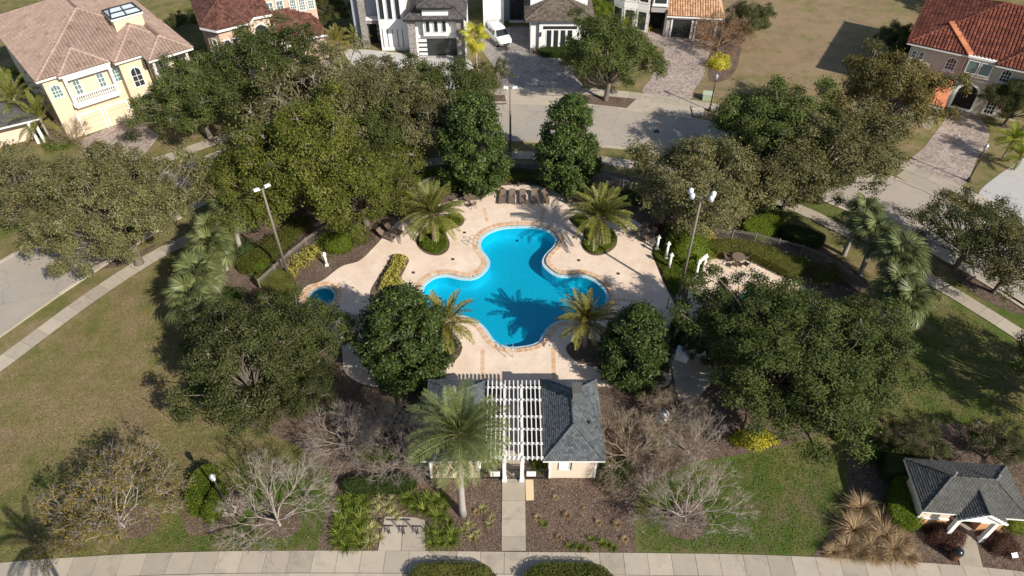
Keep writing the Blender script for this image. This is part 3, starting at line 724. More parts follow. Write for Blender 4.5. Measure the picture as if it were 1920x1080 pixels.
for i, (x, y, r_, lab) in enumerate([(1405,40,40,'dark bushy tree beside the autumn crape myrtle'),(615,20,38,'dark tree between the brown roof and the white house'),(330,40,20,'narrow green shrub tree beside the tan house side wall'),(1130,20,28,'tall green shrub tree beside the grey bay house'),(1790,-20,40,'dark tree behind the red roof corner')]):
    tree('oak%d' % (i % 4), 'oak_dark' if i != 3 else 'hedge', x, y, r_, lab, group='trees between the houses', name='evergreen_tree')

# bare trees
BARE = {}
def make_bare(key, seed, limbs, lv, L0, fork, spread, r0):
    rng = np.random.default_rng(seed); segs = []; thick = []; tips = []
    def grow(p, d, L, r, k):
        n = 2; q = p
        for i in range(n):
            d = unit(d + rng.normal(size=3)*.12 + np.array([0,0,.03])); e = q + d*L/n
            (thick if r > .05 else segs).append((q, e, r*(1-.18*i), r*(1-.18*(i+1)))); q = e
            if k <= lv-2 and i == 0 and rng.random() < .5: side(q, d, L*.6, r*.5, k+1)
        if k >= lv: tips.append((q, d)); return
        for _ in range(rng.integers(2, 4)): side(q, d, L*rng.uniform(.62, .82), r*.66, k+1)
    def side(q, d, L, r, k):
        a = unit(np.cross(d, rng.normal(size=3))); ang = rng.uniform(.3, .75)
        grow(q, unit(d*math.cos(ang) + a*math.sin(ang)*spread), L, max(r, .011), k)
    top = np.array([0, 0, fork]); thick.append((np.array([0,0,-.1]), np.array([0,0,.15]), r0*1.5, r0*1.1)); thick.append((np.array([0,0,.15]), top, r0*1.1, r0*.9))
    for i in range(limbs):
        a = 2*math.pi*(i + rng.uniform(-.3,.3))/limbs; el = rng.uniform(.5, 1.0)
        grow(top - np.array([0,0,rng.uniform(0,fork*.4)]), np.array([math.cos(a)*math.cos(el), math.sin(a)*math.cos(el), math.sin(el)]), L0*rng.uniform(.8,1.1), r0*.6, 1)
    grow(top, np.array([.1,.1,1.]), L0, r0*.6, 1)
    for q, d in tips:
        for _ in range(5):
            e = q + unit(d + rng.normal(size=3)*.45)*rng.uniform(.25,.6); segs.append((q, e, .008, .003))
    tv, tf = np_tubes(thick, 7); bv, bf = np_tubes(segs, 3)
    BARE[key] = dict(t=(tv, tf), b=(bv, bf), tips=np.array([q for q, d in tips]), m={})
make_bare('bare0', 71, 7, 5, 1.80, .9, .95, .105); make_bare('bare1', 72, 8, 5, 1.68, .8, .95, .10); make_bare('myrtle', 74, 8, 5, 1.45, .4, .85, .09)
def bare(kind, px, py, s, label, bark='barkpale', leaf=None, nleaf=0, name='bare_tree', group='leafless winter trees', L=.14, cat='tree', frac=.75):
    B = BARE[kind]; key = bark
    if key not in B['m']:
        B['m'][key] = (npmesh('trunk', *B['t'], np.random.default_rng(1).random(len(B['t'][1])), M[bark], True), npmesh('branches', *B['b'], np.random.default_rng(2).random(len(B['b'][1])), M[bark]))
    r = thing(name, label, cat, G(px, py), random.uniform(0, 6.28), group, s)
    link('trunk', B['m'][key][0], r); link('branches', B['m'][key][1], r)
    if leaf:
        rng = np.random.default_rng(int(px)); t = B['tips']; t = t[rng.random(len(t)) < frac]
        P = np.repeat(t, nleaf, 0) + rng.normal(size=(len(t)*nleaf, 3))*.22
        N = unit(rng.normal(size=P.shape) + np.array([0,0,.5])); V, F = leaf_quads(P, N, L, L*.55, rng)
        link('crown', npmesh('crown', V, F, rng.random(len(F)), M[leaf]), r)
    return r
bare('bare0', 525, 985, .92, 'large bare tree with pale spreading branches left of the mulch bed')
bare('bare1', 1284, 975, (.88, .88, .74), 'large bare tree in a mulch ring right of the walkway')
bare('bare1', 232, 988, 1.0, 'half bare tree with golden leaves at lower left', 'barkpale', 'goldolive', 16, L=.17, frac=.7, group='leafless winter trees')
bare('myrtle', 765, 868, .85, 'grey twiggy bare tree left of the front palm', 'barkpale')
bare('myrtle', 655, 842, .82, 'grey twiggy bare tree below the dark left oak', 'barkpale')
bare('bare0', 718, 832, .66, 'dense twiggy bare tree behind the left bath house wing', 'barkwarm', 'oak_olive', 1)
bare('myrtle', 1178, 862, .88, 'tan twiggy bare tree against the right bath house roof', 'barkwarm', 'oak_olive', 3, L=.10)
bare('bare1', 1290, 850, (.62,.62,.75), 'pale bare tree right of the pump yard', 'barkpale')
bare('myrtle', 1255, 800, .72, 'tan bare tree beside the pump yard slab', 'barkwarm', 'oak_brown', 1, L=.1)
bare('myrtle', 1345, 95, 1.15, 'autumn crape myrtle with rusty leaves by the grey house', 'barkwarm', 'rust', 9, 'crape_myrtle', 'autumn coloured trees')
bare('myrtle', 142, 268, .62, 'thin reddish bare shrub beside the tan garage', 'barkwarm', 'rust', 1, 'bare_shrub', 'autumn coloured trees')

# ---- palms
def frond_mesh(name, Lf, el, droop, nl, ll, lw, mat, vang=.5, seed=0):
    rng = np.random.default_rng(seed); n = 12; pts = [np.zeros(3)]; a = el
    for i in range(n):
        a -= droop/n * (0.4 + 1.2*i/n); pts.append(pts[-1] + np.array([math.cos(a), 0, math.sin(a)])*Lf/n)
    pts = np.array(pts); S = np.linspace(0, n, 200)
    at = lambda s: np.array([np.interp(s, range(n+1), pts[:, k]) for k in range(3)]).T
    s = np.linspace(.14*n, n*.995, nl); P = at(s); T = unit(at(np.minimum(s+.3, n)) - at(np.maximum(s-.3, 0)))
    up = np.stack([-T[:, 2], np.zeros(nl), T[:, 0]], 1); V = []; F = []; rnd = []
    prof = np.interp(s/n, [.1, .3, .7, 1.0], [.55, 1, .9, .4])
    for sg in (-1, 1):
        ln = ll*prof*rng.uniform(.85, 1.1, nl); side = np.zeros((nl, 3)); side[:, 1] = sg
        d = unit(side*.80 + T*.55 + up*vang*rng.uniform(.5, 1.3, (nl, 1)) + rng.normal(size=(nl, 3))*.07)
        wv = T*lw
        mid = P + d*ln[:, None]*.55; tip = P + d*ln[:, None] - np.array([0, 0, 1])*ln[:, None]*.22
        q = np.stack([P, mid + wv*.5, tip, mid - wv*.5], 1).reshape(-1, 3); b = len(V) and sum(len(x) for x in V)
        V.append(q); F.append(np.arange(len(q)).reshape(-1, 4) + (b or 0)); rnd.append(np.clip(rng.normal(.5, .22, nl), 0, 1))
    b = sum(len(x) for x in V); segs = [(pts[i], pts[i+1], .035*(1-i/n)+.006, .035*(1-(i+1)/n)+.006) for i in range(n)]
    tv, tf = np_tubes(segs, 4); V.append(tv); F.append(tf + b); rnd.append(np.full(len(tf), .95))
    return npmesh(name, np.concatenate(V), np.concatenate(F), np.concatenate(rnd), M[mat])
FR = {}
def fronds(kind, Lf, mat, n_el, ll, lw, nl, vang):
    FR[kind] = [frond_mesh('frond', Lf*(1-.06*abs(i-2)), el, dr, nl, ll, lw, mat, vang, i) for i, (el, dr) in enumerate(n_el)]
EL = [(1.35, .45), (1.08, .75), (.78, .95), (.42, 1.0), (.05, .9), (-.5, .7)]
fronds('date', 3.5, 'date', EL[:5], .55, .07, 50, .45); fronds('dategold', 3.0, 'dategold', EL[:5], .50, .075, 44, .45)
fronds('queen', 3.45, 'queen', EL, .68, .042, 70, .3); fronds('lime', 2.0, 'brightpalm', EL[:5], .5, .07, 26, .3); fronds('olivepalm', 2.4, 'dategold', EL[:5], .5, .06, 30, .3)
def trunk_palm(h, r0, r1, mat, rings=True, lean=(0, 0)):
    mb = MB(); n = 26 if rings else 8
    pts = [(lean[0]*(t/n)**2, lean[1]*(t/n)**2, -.1 + (h+.1)*t/n) for t in range(n+1)]
    rad = [(r0 + (r1-r0)*min(1, t/n*1.3)) * (1.0 + (.07 if t % 2 else -.03)*(1 if rings else 0)) for t in range(n+1)]; rad[0] *= 1.25
    mb.tube(pts, rad, 12); return mb.mesh('trunk', M[mat], True), pts[-1]
def palm(kind, px, py, h, nf, label, name='date_palm', tr=(.26, .24), tmat='palmtrunk', s=1.0, group=None, rings=True, lean=(0, 0), seed=1, lo=None):
    rng = random.Random(seed); r = thing(name, label, 'palm', G(px, py), 0, group, s)
    tm, top = trunk_palm(h, *tr, tmat, rings, lean); link('trunk', tm, r)
    k = len(FR[kind]); ga = 2.39996
    for i in range(nf):
        f = i/(nf-1); idx = min(k-1, int((f**.85)*k)) if lo is None else min(k-1, int(lo + f*(k-lo)))
        jit = rng.uniform(-.15, .15)
        link('frond', FR[kind][idx], r, (top[0], top[1], top[2] - .25*f + .1), (rng.uniform(-.25, .25), jit, i*ga + rng.uniform(-.2, .2)), rng.uniform(.9, 1.08))
    mb = MB(); mb.lathe([(tr[1]*.9, h-.55), (tr[1]*1.45, h-.3), (tr[1]*1.5, h-.05), (tr[1]*.7, h+.2)], 12, top[:2]); mb.build('crownshaft', M['palmtrunk'] if rings else M['queen'], r, True)
    return r
PG = 'date palms around the swimming pool'
palm('date', 815, 454, 3.3, 50, 'stout date palm left of the upper pool lobe', seed=1, group=PG)
palm('date', 1120, 465, 3.6, 52, 'stout date palm right of the upper pool lobe', seed=2, group=PG)
palm('dategold', 842, 655, 3.2, 28, 'golden date palm at the lower left pool edge', seed=3, group=PG, tr=(.22,.2))
palm('dategold', 1097, 652, 3.1, 32, 'golden date palm at the lower right pool edge', seed=4, group=PG, tr=(.22,.2))
palm('queen', 868, 965, 8.9, 62, 'tall palm with grey smooth trunk before the bath house', 'queen_palm', (.24, .17), 'palmgrey', seed=5, rings=False, lean=(.2, .2))
HG = 'small palms by the houses'
palm('date', 70, 250, 4.2, 20, 'leaning palm beside the tan house left wall', 'garden_palm', (.14, .12), 'palmgrey', seed=6, group=HG, lean=(-.8, .3))
palm('date', 95, 262, 2.6, 16, 'short palm at the foot of the tan house left wall', 'garden_palm', (.13, .11), 'palmgrey', seed=16, group=HG)
palm('lime', 470, 118, 4.2, 22, 'bright green palm by the arch of the brown roofed house', 'garden_palm', (.12, .1), 'palmgrey', seed=7, group=HG)
palm('olivepalm', 640, 128, 3.6, 22, 'bronze palm at the right garage of the brown roofed house', 'garden_palm', (.13, .11), 'palmtrunk', seed=8, group=HG)
palm('date', 668, 88, 1.6, 14, 'low dark palm beside the grey stone pillar', 'garden_palm', (.12, .1), 'palmtrunk', seed=9, group=HG, s=.7)
palm('lime', 1878, 300, 2.6, 26, 'lime green palm by the right driveway lantern', 'garden_palm', (.10, .09), 'palmgrey', seed=10, group=HG)
palm('lime', 1900, 318, 1.8, 22, 'second lime palm at the right edge by the driveway', 'garden_palm', (.10, .09), 'palmgrey', seed=11, group=HG)
palm('lime', 1170, 62, 1.5, 16, 'small green palm under the grey bay window', 'garden_palm', (.08, .08), 'palmgrey', seed=12, group=HG, s=.7)
palm('lime', 1610, 590, 1.2, 14, 'low lime palm under the right fan palms', 'garden_palm', (.08, .08), 'palmgrey', seed=13, group=HG, s=.8)
palm('date', 8, 222, 5.2, 18, 'thin palm trunk at the far left edge', 'garden_palm', (.13, .1), 'palmgrey', seed=14, group=HG, lean=(-1.2, .8))

palm('date', 242, 1336, 12.0, 26, 'tall palm below the lower left corner shading the pavement', 'garden_palm', (.2, .16), 'palmgrey', s=.8, seed=15, group=HG)
def fan_mesh(mat, seed, pet=1.05, rad=.95, tilt=.5):
    rng = np.random.default_rng(seed); V = []; F = []; n = 34; rnd = []
    base = np.array([pet*math.cos(tilt), 0, pet*math.sin(tilt)]); tv, tf = np_tubes([(np.zeros(3), base, .03, .02)], 4); V.append(tv); F.append(tf); rnd.append(np.full(len(tf), .8)); b = len(tv)
    dirv = np.array([math.cos(tilt-.35), 0, math.sin(tilt-.35)]); side = np.array([0, 1., 0]); nrm = np.cross(dirv, side)
    for i in range(n):
        a = -2.3 + 4.6*i/(n-1); L = rad*(1 - .18*abs(a)/2.3)*rng.uniform(.88, 1.08)
        d = unit(dirv*math.cos(a) + side*math.sin(a) - nrm*(.18 + .1*rng.normal()) ); t = unit(np.cross(d, nrm))
        m = base + d*L*.6; tip = base + d*L - np.array([0, 0, 1])*L*(.30 + .1*rng.random())
        V.append(np.array([base, m + t*.042, tip, m - t*.042])); F.append(np.array([[b, b+1, b+2, b+3]])); b += 4; rnd.append([np.clip(rng.normal(.5, .25), 0, 1)])
    return npmesh('fan_leaf', np.concatenate(V), np.concatenate(F), np.concatenate(rnd), M[mat])
FAN = {m: [fan_mesh(m, 7*i, 1.0 + .1*i, .88, .0) for i in range(3)] for m in ('sabal', 'yellowpalm')}
def sabal(px, py, h, nf, label, mat='sabal', s=1.0, seed=0, group='fan palms', tr=(.2, .17), name='fan_palm', lean=None):
    rng = random.Random(seed); r = thing(name, label, 'palm', G(px, py), 0, group, s)
    lean = lean or (rng.uniform(-.4, .4), rng.uniform(-.4, .4))
    tm, top = trunk_palm(h, *tr, 'palmgrey', True, lean); link('trunk', tm, r)
    for i in range(nf):
        f = i/(nf-1); el = 1.35 - 2.0*f + rng.uniform(-.12, .12)
        link('fan_leaf', FAN[mat][i % 3], r, (top[0], top[1], top[2] + .25 - .3*f), (rng.uniform(-.3, .3), -el, i*2.39996), rng.uniform(.85, 1.15))
    return r
for i, (x, y, h, s, lab) in enumerate([(452,470,3.6,1.15,'topmost fan palm of the row left of the pool'),(425,505,3.4,1.05,'second fan palm from the top of the left row'),(412,540,3.8,1.1,'third fan palm from the top of the left row'),
        (405,585,3.6,1.1,'fourth fan palm from the top of the left row'),(395,620,3.2,1.15,'fan palm next to last of the left row'),(400,655,3.0,1.05,'lowest fan palm of the left row by the dark oak')]):
    sabal(x, y, h, 34, lab, s=s, seed=i, group='fan palms left of the pool')
for i, (x, y, h, s, lab) in enumerate([(1582,478,4.0,1.1,'topmost fan palm of the row by the right pavement'),(1612,515,3.8,1.15,'second fan palm from the top of the right row'),(1632,560,4.4,1.15,'third fan palm from the top of the right row'),
        (1662,560,3.4,1.1,'fan palm leaning right in the right row'),(1650,600,3.2,1.1,'next to lowest fan palm of the right row'),(1680,632,3.0,1.1,'lowest fan palm of the right row by the lawn')]):
    sabal(x, y, h, 32, lab, s=s, seed=20+i, group='fan palms right of the pool')
sabal(894, 128, 3.6, 16, 'bright yellow fan palm beside the white van', 'yellowpalm', 1.05, 33, None, (.13, .12), lean=(-.1, .2))

# ---- shrubs, hedges
def shell_leaves(fn, n, L, W, rng):
    P, N = fn(n, rng); N = unit(N + rng.normal(size=P.shape)*.55); V, F = leaf_quads(P, N, L, W, rng); return V, F
def hedge(outline, h, mat, label, n_m2=260, L=.10, name='hedge', cat='hedge', group=None, z=0.0, tone=1, core=True, wob=.10):
    "clipped hedge over a closed outline: stems-filled core plus a skin of leaves"
    c = sum(outline, Vector())/len(outline); c.z = 0; outline = [Vector((q.x, q.y, 0)) for q in outline]; P0 = [p - c for p in outline]; rng = np.random.default_rng(int(abs(c.x*13+c.y*7)*10))
    r = thing(name, label, cat, (c.x, c.y, z), 0, group)
    inn = offset(P0, -.10)
    MB().sheet([inn], h-.10, 0).build('core', M[mat], r)
    xs = np.array([(p.x, p.y) for p in P0]); lo, hi = xs.min(0), xs.max(0); pts = []; nrm = []
    area = max(.3, (hi-lo).prod()); k = 0
    want = int(area*n_m2)
    cand = rng.uniform(lo, hi, (want, 2)); cand = np.array([q for q in cand if inside(q, P0)])
    if len(cand):
        zz = h + rng.normal(size=len(cand))*.035 + wob*np.sin(cand[:, 0]*2.1+c.x)*np.sin(cand[:, 1]*2.7)
        pts.append(np.column_stack([cand, zz])); nrm.append(np.tile([0, 0, 1.], (len(cand), 1)))
    per = 0; m = len(P0)
    for i in range(m):
        a, b = P0[i], P0[(i+1) % m]; ln = (b-a).length; q = int(ln*h*n_m2*1.1)
        if q < 1: continue
        t = rng.random(q); zz = rng.random(q)**.8*h; nn = np.array([(b-a).y, -(b-a).x, .25]); nn = nn/np.linalg.norm(nn)
        pos = np.column_stack([a.x+(b.x-a.x)*t, a.y+(b.y-a.y)*t, zz]); pts.append(pos + nn*rng.normal(size=(q, 1))*.06 - nn*.05); nrm.append(np.tile(nn, (q, 1)))
    P = np.concatenate(pts); N = unit(np.concatenate(nrm)*.8 + rng.normal(size=P.shape)*.6)
    V, F = leaf_quads(P, N, L, L*.6, rng)
    link('foliage', npmesh('foliage', V, F, np.clip(rng.normal(.5, .25, len(F)), 0, 1), M[mat]), r); return r
def shrub(px, py, rpx, hgt, mat, label, L=.13, n=1500, name='shrub', cat='shrub', group=None, ry=1.0, lump=.2, W=.55, z=0.0):
    s = SCALE(px, py); R = rpx/s; rng = np.random.default_rng(int(px*7+py)); r = thing(name, label, cat, G(px, py, z), 0, group)
    d = unit(rng.normal(size=(n, 3)) + np.array([0, 0, .5])); d[:, 2] = np.abs(d[:, 2])
    k = 1 + lump*np.sin(d[:, 0]*5+px)*np.sin(d[:, 1]*5+py) + rng.normal(size=n)*.07
    P = d*k[:, None]*np.array([R, R*ry, hgt])*np.where(rng.random((n, 1)) < .75, 1, rng.uniform(.4, 1, (n, 1)))
    N = unit(d + rng.normal(size=d.shape)*.6); V, F = leaf_quads(P, N, L, L*W, rng)
    link('foliage', npmesh('foliage', V, F, np.clip(rng.normal(.5, .25, n), 0, 1), M[mat]), r)
    mb = MB()
    for i in range(5):
        a = i*1.26; mb.tube([(0,0,-.05),(R*.3*math.cos(a),R*.3*ry*math.sin(a),hgt*.4),(R*.6*math.cos(a),R*.6*ry*math.sin(a),hgt*.75)], [.03,.022,.01], 5, False)
    mb.build('stems', M['bark'], r)
    kc = .80 if n > 3000 else .62 if n > 800 else .35; cb = MB(); cb.lathe([(R*kc*math.cos(t_), hgt*kc*math.sin(t_)) for t_ in (0, .35, .7, 1.05, 1.4, 1.55)], 14); co = cb.build('core', M[mat], r, True); co.scale = (1, ry, 1)
    return r
def rrect(pts): return catmull(GP(pts), 4, True)
hedge(rrect([(782,1100),(776,1078),(795,1066),(850,1064),(905,1067),(922,1080),(924,1100)]), .75, 'hedge_olive', 'clipped green hedge left of the walkway at the bottom edge', group='clipped hedges at the entrance')
hedge(rrect([(990,1100),(992,1078),(1010,1066),(1060,1064),(1115,1067),(1138,1080),(1140,1100)]), .75, 'hedge_olive', 'clipped green hedge right of the walkway at the bottom edge', group='clipped hedges at the entrance')
hedge(catmull(GP([(348,945),(352,910),(365,884),(388,871),(404,878),(394,898),(379,925),(373,945),(362,955)], 1.1), 4, True), 1.15, 'hedge', 'left curved bright green hedge beside the lawn lantern', group='curved hedges round the lawn lantern')
hedge(catmull(GP([(377,962),(386,935),(398,913),(414,903),(421,915),(415,940),(403,958),(388,968)], 1.1), 4, True), 1.05, 'hedge', 'right curved bright green hedge beside the lawn lantern', group='curved hedges round the lawn lantern')
hedge(rrect([(655,930),(652,912),(700,903),(770,903),(778,918),(740,928)]), .9, 'hedge_dark', 'dark brownish hedge behind the lily bed')
hedge(rrect([(668,868),(690,850),(730,846),(745,855),(720,868)]), .8, 'hedge', 'small bright hedge under the bare tree left of the bath house')
hedge(rrect([(745,372),(790,340),(812,330),(820,338),(785,362),(752,385)]), .9, 'hedge', 'long green hedge behind the fence left of the date palm')
hedge(rrect([(1330,468),(1380,462),(1450,480),(1500,510),(1480,525),(1430,502),(1380,482),(1340,486)]), 1.0, 'hedge_olive', 'curved olive hedge along the table terrace')
hedge(rrect([(1395,428),(1450,415),(1465,425),(1440,450),(1400,450)]), 1.1, 'hedge', 'green hedge outside the right fence by the pavement')
hedge(rrect([(1470,435),(1530,450),(1540,465),(1500,468),(1465,450)]), 1.1, 'hedge_dark', 'dark hedge outside the right fence toward the fan palms')
hedge(rrect([(450,500),(500,470),(560,420),(575,428),(520,485),(465,515)]), .9, 'hedge_olive', 'olive hedge behind the left fence below the yellow oaks')
hedge(rrect([(1660,985),(1665,930),(1680,905),(1712,960),(1722,985),(1700,1000)]), 1.2, 'hedge', 'green hedge along the left wall of the mail pavilion')
hedge(rrect([(1650,870),(1690,860),(1700,880),(1680,905),(1655,900)]), 1.4, 'hedge_dark', 'dark hedge at the back left corner of the mail pavilion')
hedge(rrect([(1015,98),(1060,92),(1090,96),(1085,108),(1020,108)]), .8, 'hedge_dark', 'low hedge under the white garage windows')
hedge(rrect([(885,352),(930,342),(990,341),(1035,348),(1030,335),(960,328),(895,336)]), .9, 'hedge_dark', 'dark hedge behind the row of sun loungers')
hedge(rrect([(480,535),(520,555),(560,560),(545,520),(505,515)]), .8, 'hedge_olive', 'olive shrubs at the foot of the left pole lamp')
for a in [(634,462,36,1.9,'hedge','rounded bright green shrub inside the left fence',.13,3600),(672,450,26,1.5,'hedge_olive','olive shrub next to the left loungers',.13,1700),(1290,480,42,2.9,'hedge','tall rounded shrub inside the white posts',.14,5200),
          (1262,455,26,2.2,'hedge_dark','dark shrub behind the white posts',.14,2000),(1412,826,46,.55,'gold','bright golden shrub at the foot of the huge oak',.15,2600),(560,495,22,.9,'croton','yellow croton beside the left pole lamp',.17,700),
          (585,478,20,.9,'croton','yellow croton along the left fence',.17,700),(545,515,14,.7,'croton','small yellow croton at the lamp foot',.17,400),(1325,452,18,1.2,'croton','yellow croton behind the tall rounded shrub',.17,500),(1335,482,10,.7,'croton','small yellow croton beside the table terrace',.15,260),
          (956,338,10,.7,'gold','small golden shrub behind the sun loungers',.15,300),(500,560,22,1.0,'hedge_maroon','maroon shrub beside the spa pool',.13,900),(1247,430,22,1.3,'hedge_maroon','maroon shrub by the right loungers',.13,1000),
          (1347,125,22,1.6,'gold','golden shrub at the edge of the red paver driveway',.2,1400),(1768,1006,36,.95,'hedge_maroon','large maroon shrub left of the pavilion porch',.08,9000),(1872,1024,29,.95,'hedge_maroon','maroon shrub right of the pavilion porch',.08,7000),(490,505,30,1.1,'hedge','green shrub under the yellow green oaks by the left lamp',.13,1800),(520,462,30,1.2,'hedge_olive','olive shrub behind the left fence below the oaks',.13,1700),(1545,520,34,1.2,'hedge_olive','olive shrub between the right fence and the fan palms',.13,1800),(1500,500,26,1.0,'hedge','green shrub at the end of the curved terrace hedge',.13,1300),(1330,420,34,1.2,'hedge_dark','dark shrub at the foot of the olive oak by the right fence',.13,1700),(640,420,30,1.0,'hedge_olive','olive shrub against the left fence',.13,1500),(1620,610,30,1.0,'hedge','green shrub at the foot of the right fan palms',.13,1300),(435,560,30,1.0,'hedge_dark','dark shrub between the left fan palms and the spa',.13,1500),(1080,345,34,1.0,'hedge_dark','dark shrub between the right magnolia and the fence',.13,1500),
          (1002,100,9,1.0,'hedge_maroon','small red shrub at the white garage corner',.15,300),(1246,62,8,1.6,'hedge','narrow shrub beside the grey house porch post',.15,400),(1900,985,30,1.0,'hedge','green shrub right of the mail pavilion',.1,1600),
          (1210,55,14,.9,'gold','yellow green shrub under the grey bay window',.15,500),(1150,890,34,1.1,'hedge_dark','dark shrub at the right bath house corner',.13,2200),(460,470,30,1.0,'hedge_dark','dark shrub under the left fan palms',.13,1600),
          (1560,590,34,1.3,'hedge_dark','dark shrub under the right fan palms',.13,1800),(1180,372,40,1.2,'hedge_dark','dark shrub behind the right date palm',.13,2200),(700,395,40,1.3,'hedge_dark','dark shrub behind the left loungers',.13,2200),
          (922,372-40,20,1.0,'hedge_dark','dark shrub at the foot of the left magnolia',.13,900),(395,735,40,1.0,'hedge_dark','dark shrub at the lawn edge of the dark left oak',.13,1800),(905,140,22,.9,'autumn','tan shrub under the yellow fan palm',.15,700),(925,165,20,.6,'hedge_olive','low shrub at the corner of the grey driveway',.13,600),
          (250,262,16,1.2,'hedge_dark','dark shrub at the tan garage corner',.15,700),(110,275,26,1.4,'hedge','green shrub along the tan house left wall',.15,1200),(30,150,34,1.6,'hedge','bright shrub at the left edge beside the tan house',.18,1300),(370,330-290,18,2.0,'hedge','bright hedge strip between the tan and brown houses',.18,900),
          (1270,620,22,.9,'hedge_dark','dark shrub along the right deck edge',.13,900),(1640,850,40,1.1,'hedge_dark','dark shrub in the bed left of the pavilion',.13,2000)]:
    shrub(*a[:6], L=a[6], n=a[7], ry=.45 if a[0] == 1412 else .8)
# croton island: separate plants
random.seed(8); k = 0
for x, y in [(745,487),(757,488),(741,497),(753,499),(735,508),(747,510),(729,516),(741,520),(724,524),(735,529),(747,530),(720,533),(731,539),(742,541),(716,543)]:
    shrub(x + random.uniform(-2,2), y, 8.5, .55, 'croton', 'yellow croton plant in the curved island bed', L=.19, n=150, name='croton_plant', cat='plant', group='yellow crotons in the curved island bed', z=.11, lump=.1)
for key, mat in (('date_left','hedge'),('date_right','hedge')):
    o = offset(holes[key], -.22); hedge(o, .28, mat, 'low green ground cover round the %s stout date palm' % key[5:], n_m2=420, L=.14, name='ground_cover', cat='ground cover', z=.11)
hedge(rrect([(1226,474),(1238,503),(1253,540),(1268,556),(1284,540),(1287,528),(1312,518),(1318,498),(1312,480),(1260,465)]), .22, 'hedge', 'low green ground cover round the white posts', n_m2=420, L=.13, name='ground_cover', cat='ground cover', z=.02)
hedge(rrect([(1262,605),(1280,590),(1292,600),(1296,625),(1275,650),(1258,645)]), .35, 'hedge_dark', 'dark ground cover along the gate beside the big oak', n_m2=300, L=.14, name='ground_cover', cat='ground cover', z=.02)

# ---- strap leaved plants and grasses
def blade_clump(mat, n, Lb, wb, arch, seed, name='foliage'):
    rng = np.random.default_rng(seed); V = []; F = []; a = rng.uniform(0, 6.283, n); el = rng.uniform(.5, 1.45, n); L = Lb*rng.uniform(.6, 1.1, n)
    D = np.column_stack([np.cos(a), np.sin(a), np.zeros(n)]); S = np.column_stack([-np.sin(a), np.cos(a), np.zeros(n)]); Z = np.array([0, 0, 1.]); B = D*rng.uniform(0, .12, (n, 1))
    P = [B]; ang = el.copy()
    for i in range(3):
        P.append(P[-1] + (D*np.cos(ang)[:, None] + Z*np.sin(ang)[:, None])*(L/3)[:, None]); ang = ang - arch*(.5+rng.random(n))
    w = [wb*.7, wb, wb*.7, .003]; V = np.stack([q for i in range(4) for q in (P[i] - S*w[i]/2, P[i] + S*w[i]/2)], 1).reshape(-1, 3)
    b = (np.arange(n)*8)[:, None, None]; F = (b + np.array([[[0,1,3,2],[2,3,5,4],[4,5,7,6]]])).reshape(-1, 4)
    return npmesh(name, V, F, np.repeat(np.clip(rng.normal(.5, .27, n), 0, 1), 3), M[mat])
CL = {'lily': [blade_clump('lily', 60, 1.05, .055, .55, i) for i in range(3)], 'varieg': [blade_clump('varieg', 46, .85, .05, .6, 10+i) for i in range(3)],
      'straw': [blade_clump('straw', 420, 1.45, .035, .42, 20+i) for i in range(2)], 'olive': [blade_clump('hedge_olive', 50, .8, .04, .6, 30+i) for i in range(2)]}
def clump(kind, px, py, s, label, group, name, cat='plant'):
    r = thing(name, label, cat, G(px, py, .02), random.uniform(0, 6.28), group, s); link('foliage', random.choice(CL[kind]), r); return r
random.seed(12)
for i in range(26): # dense green lilies left of the bicycle pad
    t = i/25; clump('lily', 660 + 22*math.sin(i*2.4) + (8 if t < .3 else 0) - 4, 935 + 92*t, random.uniform(.75, 1.0), 'green strap leaved lily left of the bicycle pad', 'green lilies left of the bicycle pad', 'lily_plant')
for x, y in [(690,965),(705,945),(712,958),(725,950),(735,962),(700,990),(693,1022),(712,1012),(745,968),(690,1000),(715,935),(735,938)]:
    clump('varieg', x, y, random.uniform(.7, .95), 'pale striped strap leaved plant around the bicycle pad', 'pale striped plants by the bicycle pad', 'striped_plant')
for x, y in [(770,935),(785,942),(802,938),(815,945),(825,935),(795,958),(812,965),(822,972),(808,1000),(822,1005),(838,995),(850,1005),(828,1020),(812,1022),(845,1018),(775,955),(832,955),(760,940),(842,980)]:
    clump('lily', x, y, random.uniform(.65, .95), 'yellow green lily between the bicycle pad and palm', 'lilies between the bicycle pad and the front palm', 'lily_plant')
for x, y in [(870,995),(880,985),(885,1010),(922,972),(918,985),(897,1000),(905,955)]:
    clump('varieg', x, y, random.uniform(.5, .75), 'small pale strap leaved plant between the palm and the walkway', 'pale plants beside the walkway', 'striped_plant')
for x, y in [(1068,1025),(1085,1028),(1100,1030),(1128,1020),(1140,1022),(1150,1028),(1020,985),(1108,1012)]:
    clump('lily', x, y, random.uniform(.4, .62), 'small green tuft in the mulch right of the walkway', 'green tufts right of the walkway', 'lily_plant')
for i, (x, y, s) in enumerate([(1612,958,1.05),(1598,1000,1.1),(1648,985,1.0),(1655,1010,1.05),(1585,1030,.8),(1628,1030,.95),(1672,1035,.95),(1640,1045,.75),(1685,1018,.8),(1605,1042,.6),(1700,1048,.7),(1560,1038,.6)]):
    clump('straw', x, y, s, 'dry straw coloured ornamental grass left of the mail pavilion', 'dry grasses beside the mail pavilion', 'ornamental_grass', 'grass')
for x, y in [(1665,1048),(1600,1045)]: clump('olive', x, y, .7, 'green grass tuft among the dry grasses', 'green tufts among the dry grasses', 'ornamental_grass', 'grass')
for i, (x, y) in enumerate([(915,880),(905,888),(1006,880),(1016,886),(1010,872),(908,872),(1020,874),(925,878)]):
    clump('varieg' if i % 2 else 'lily', x, y, .7, 'strap leaved plant inside the entrance railing', 'plants inside the entrance railing', 'striped_plant')

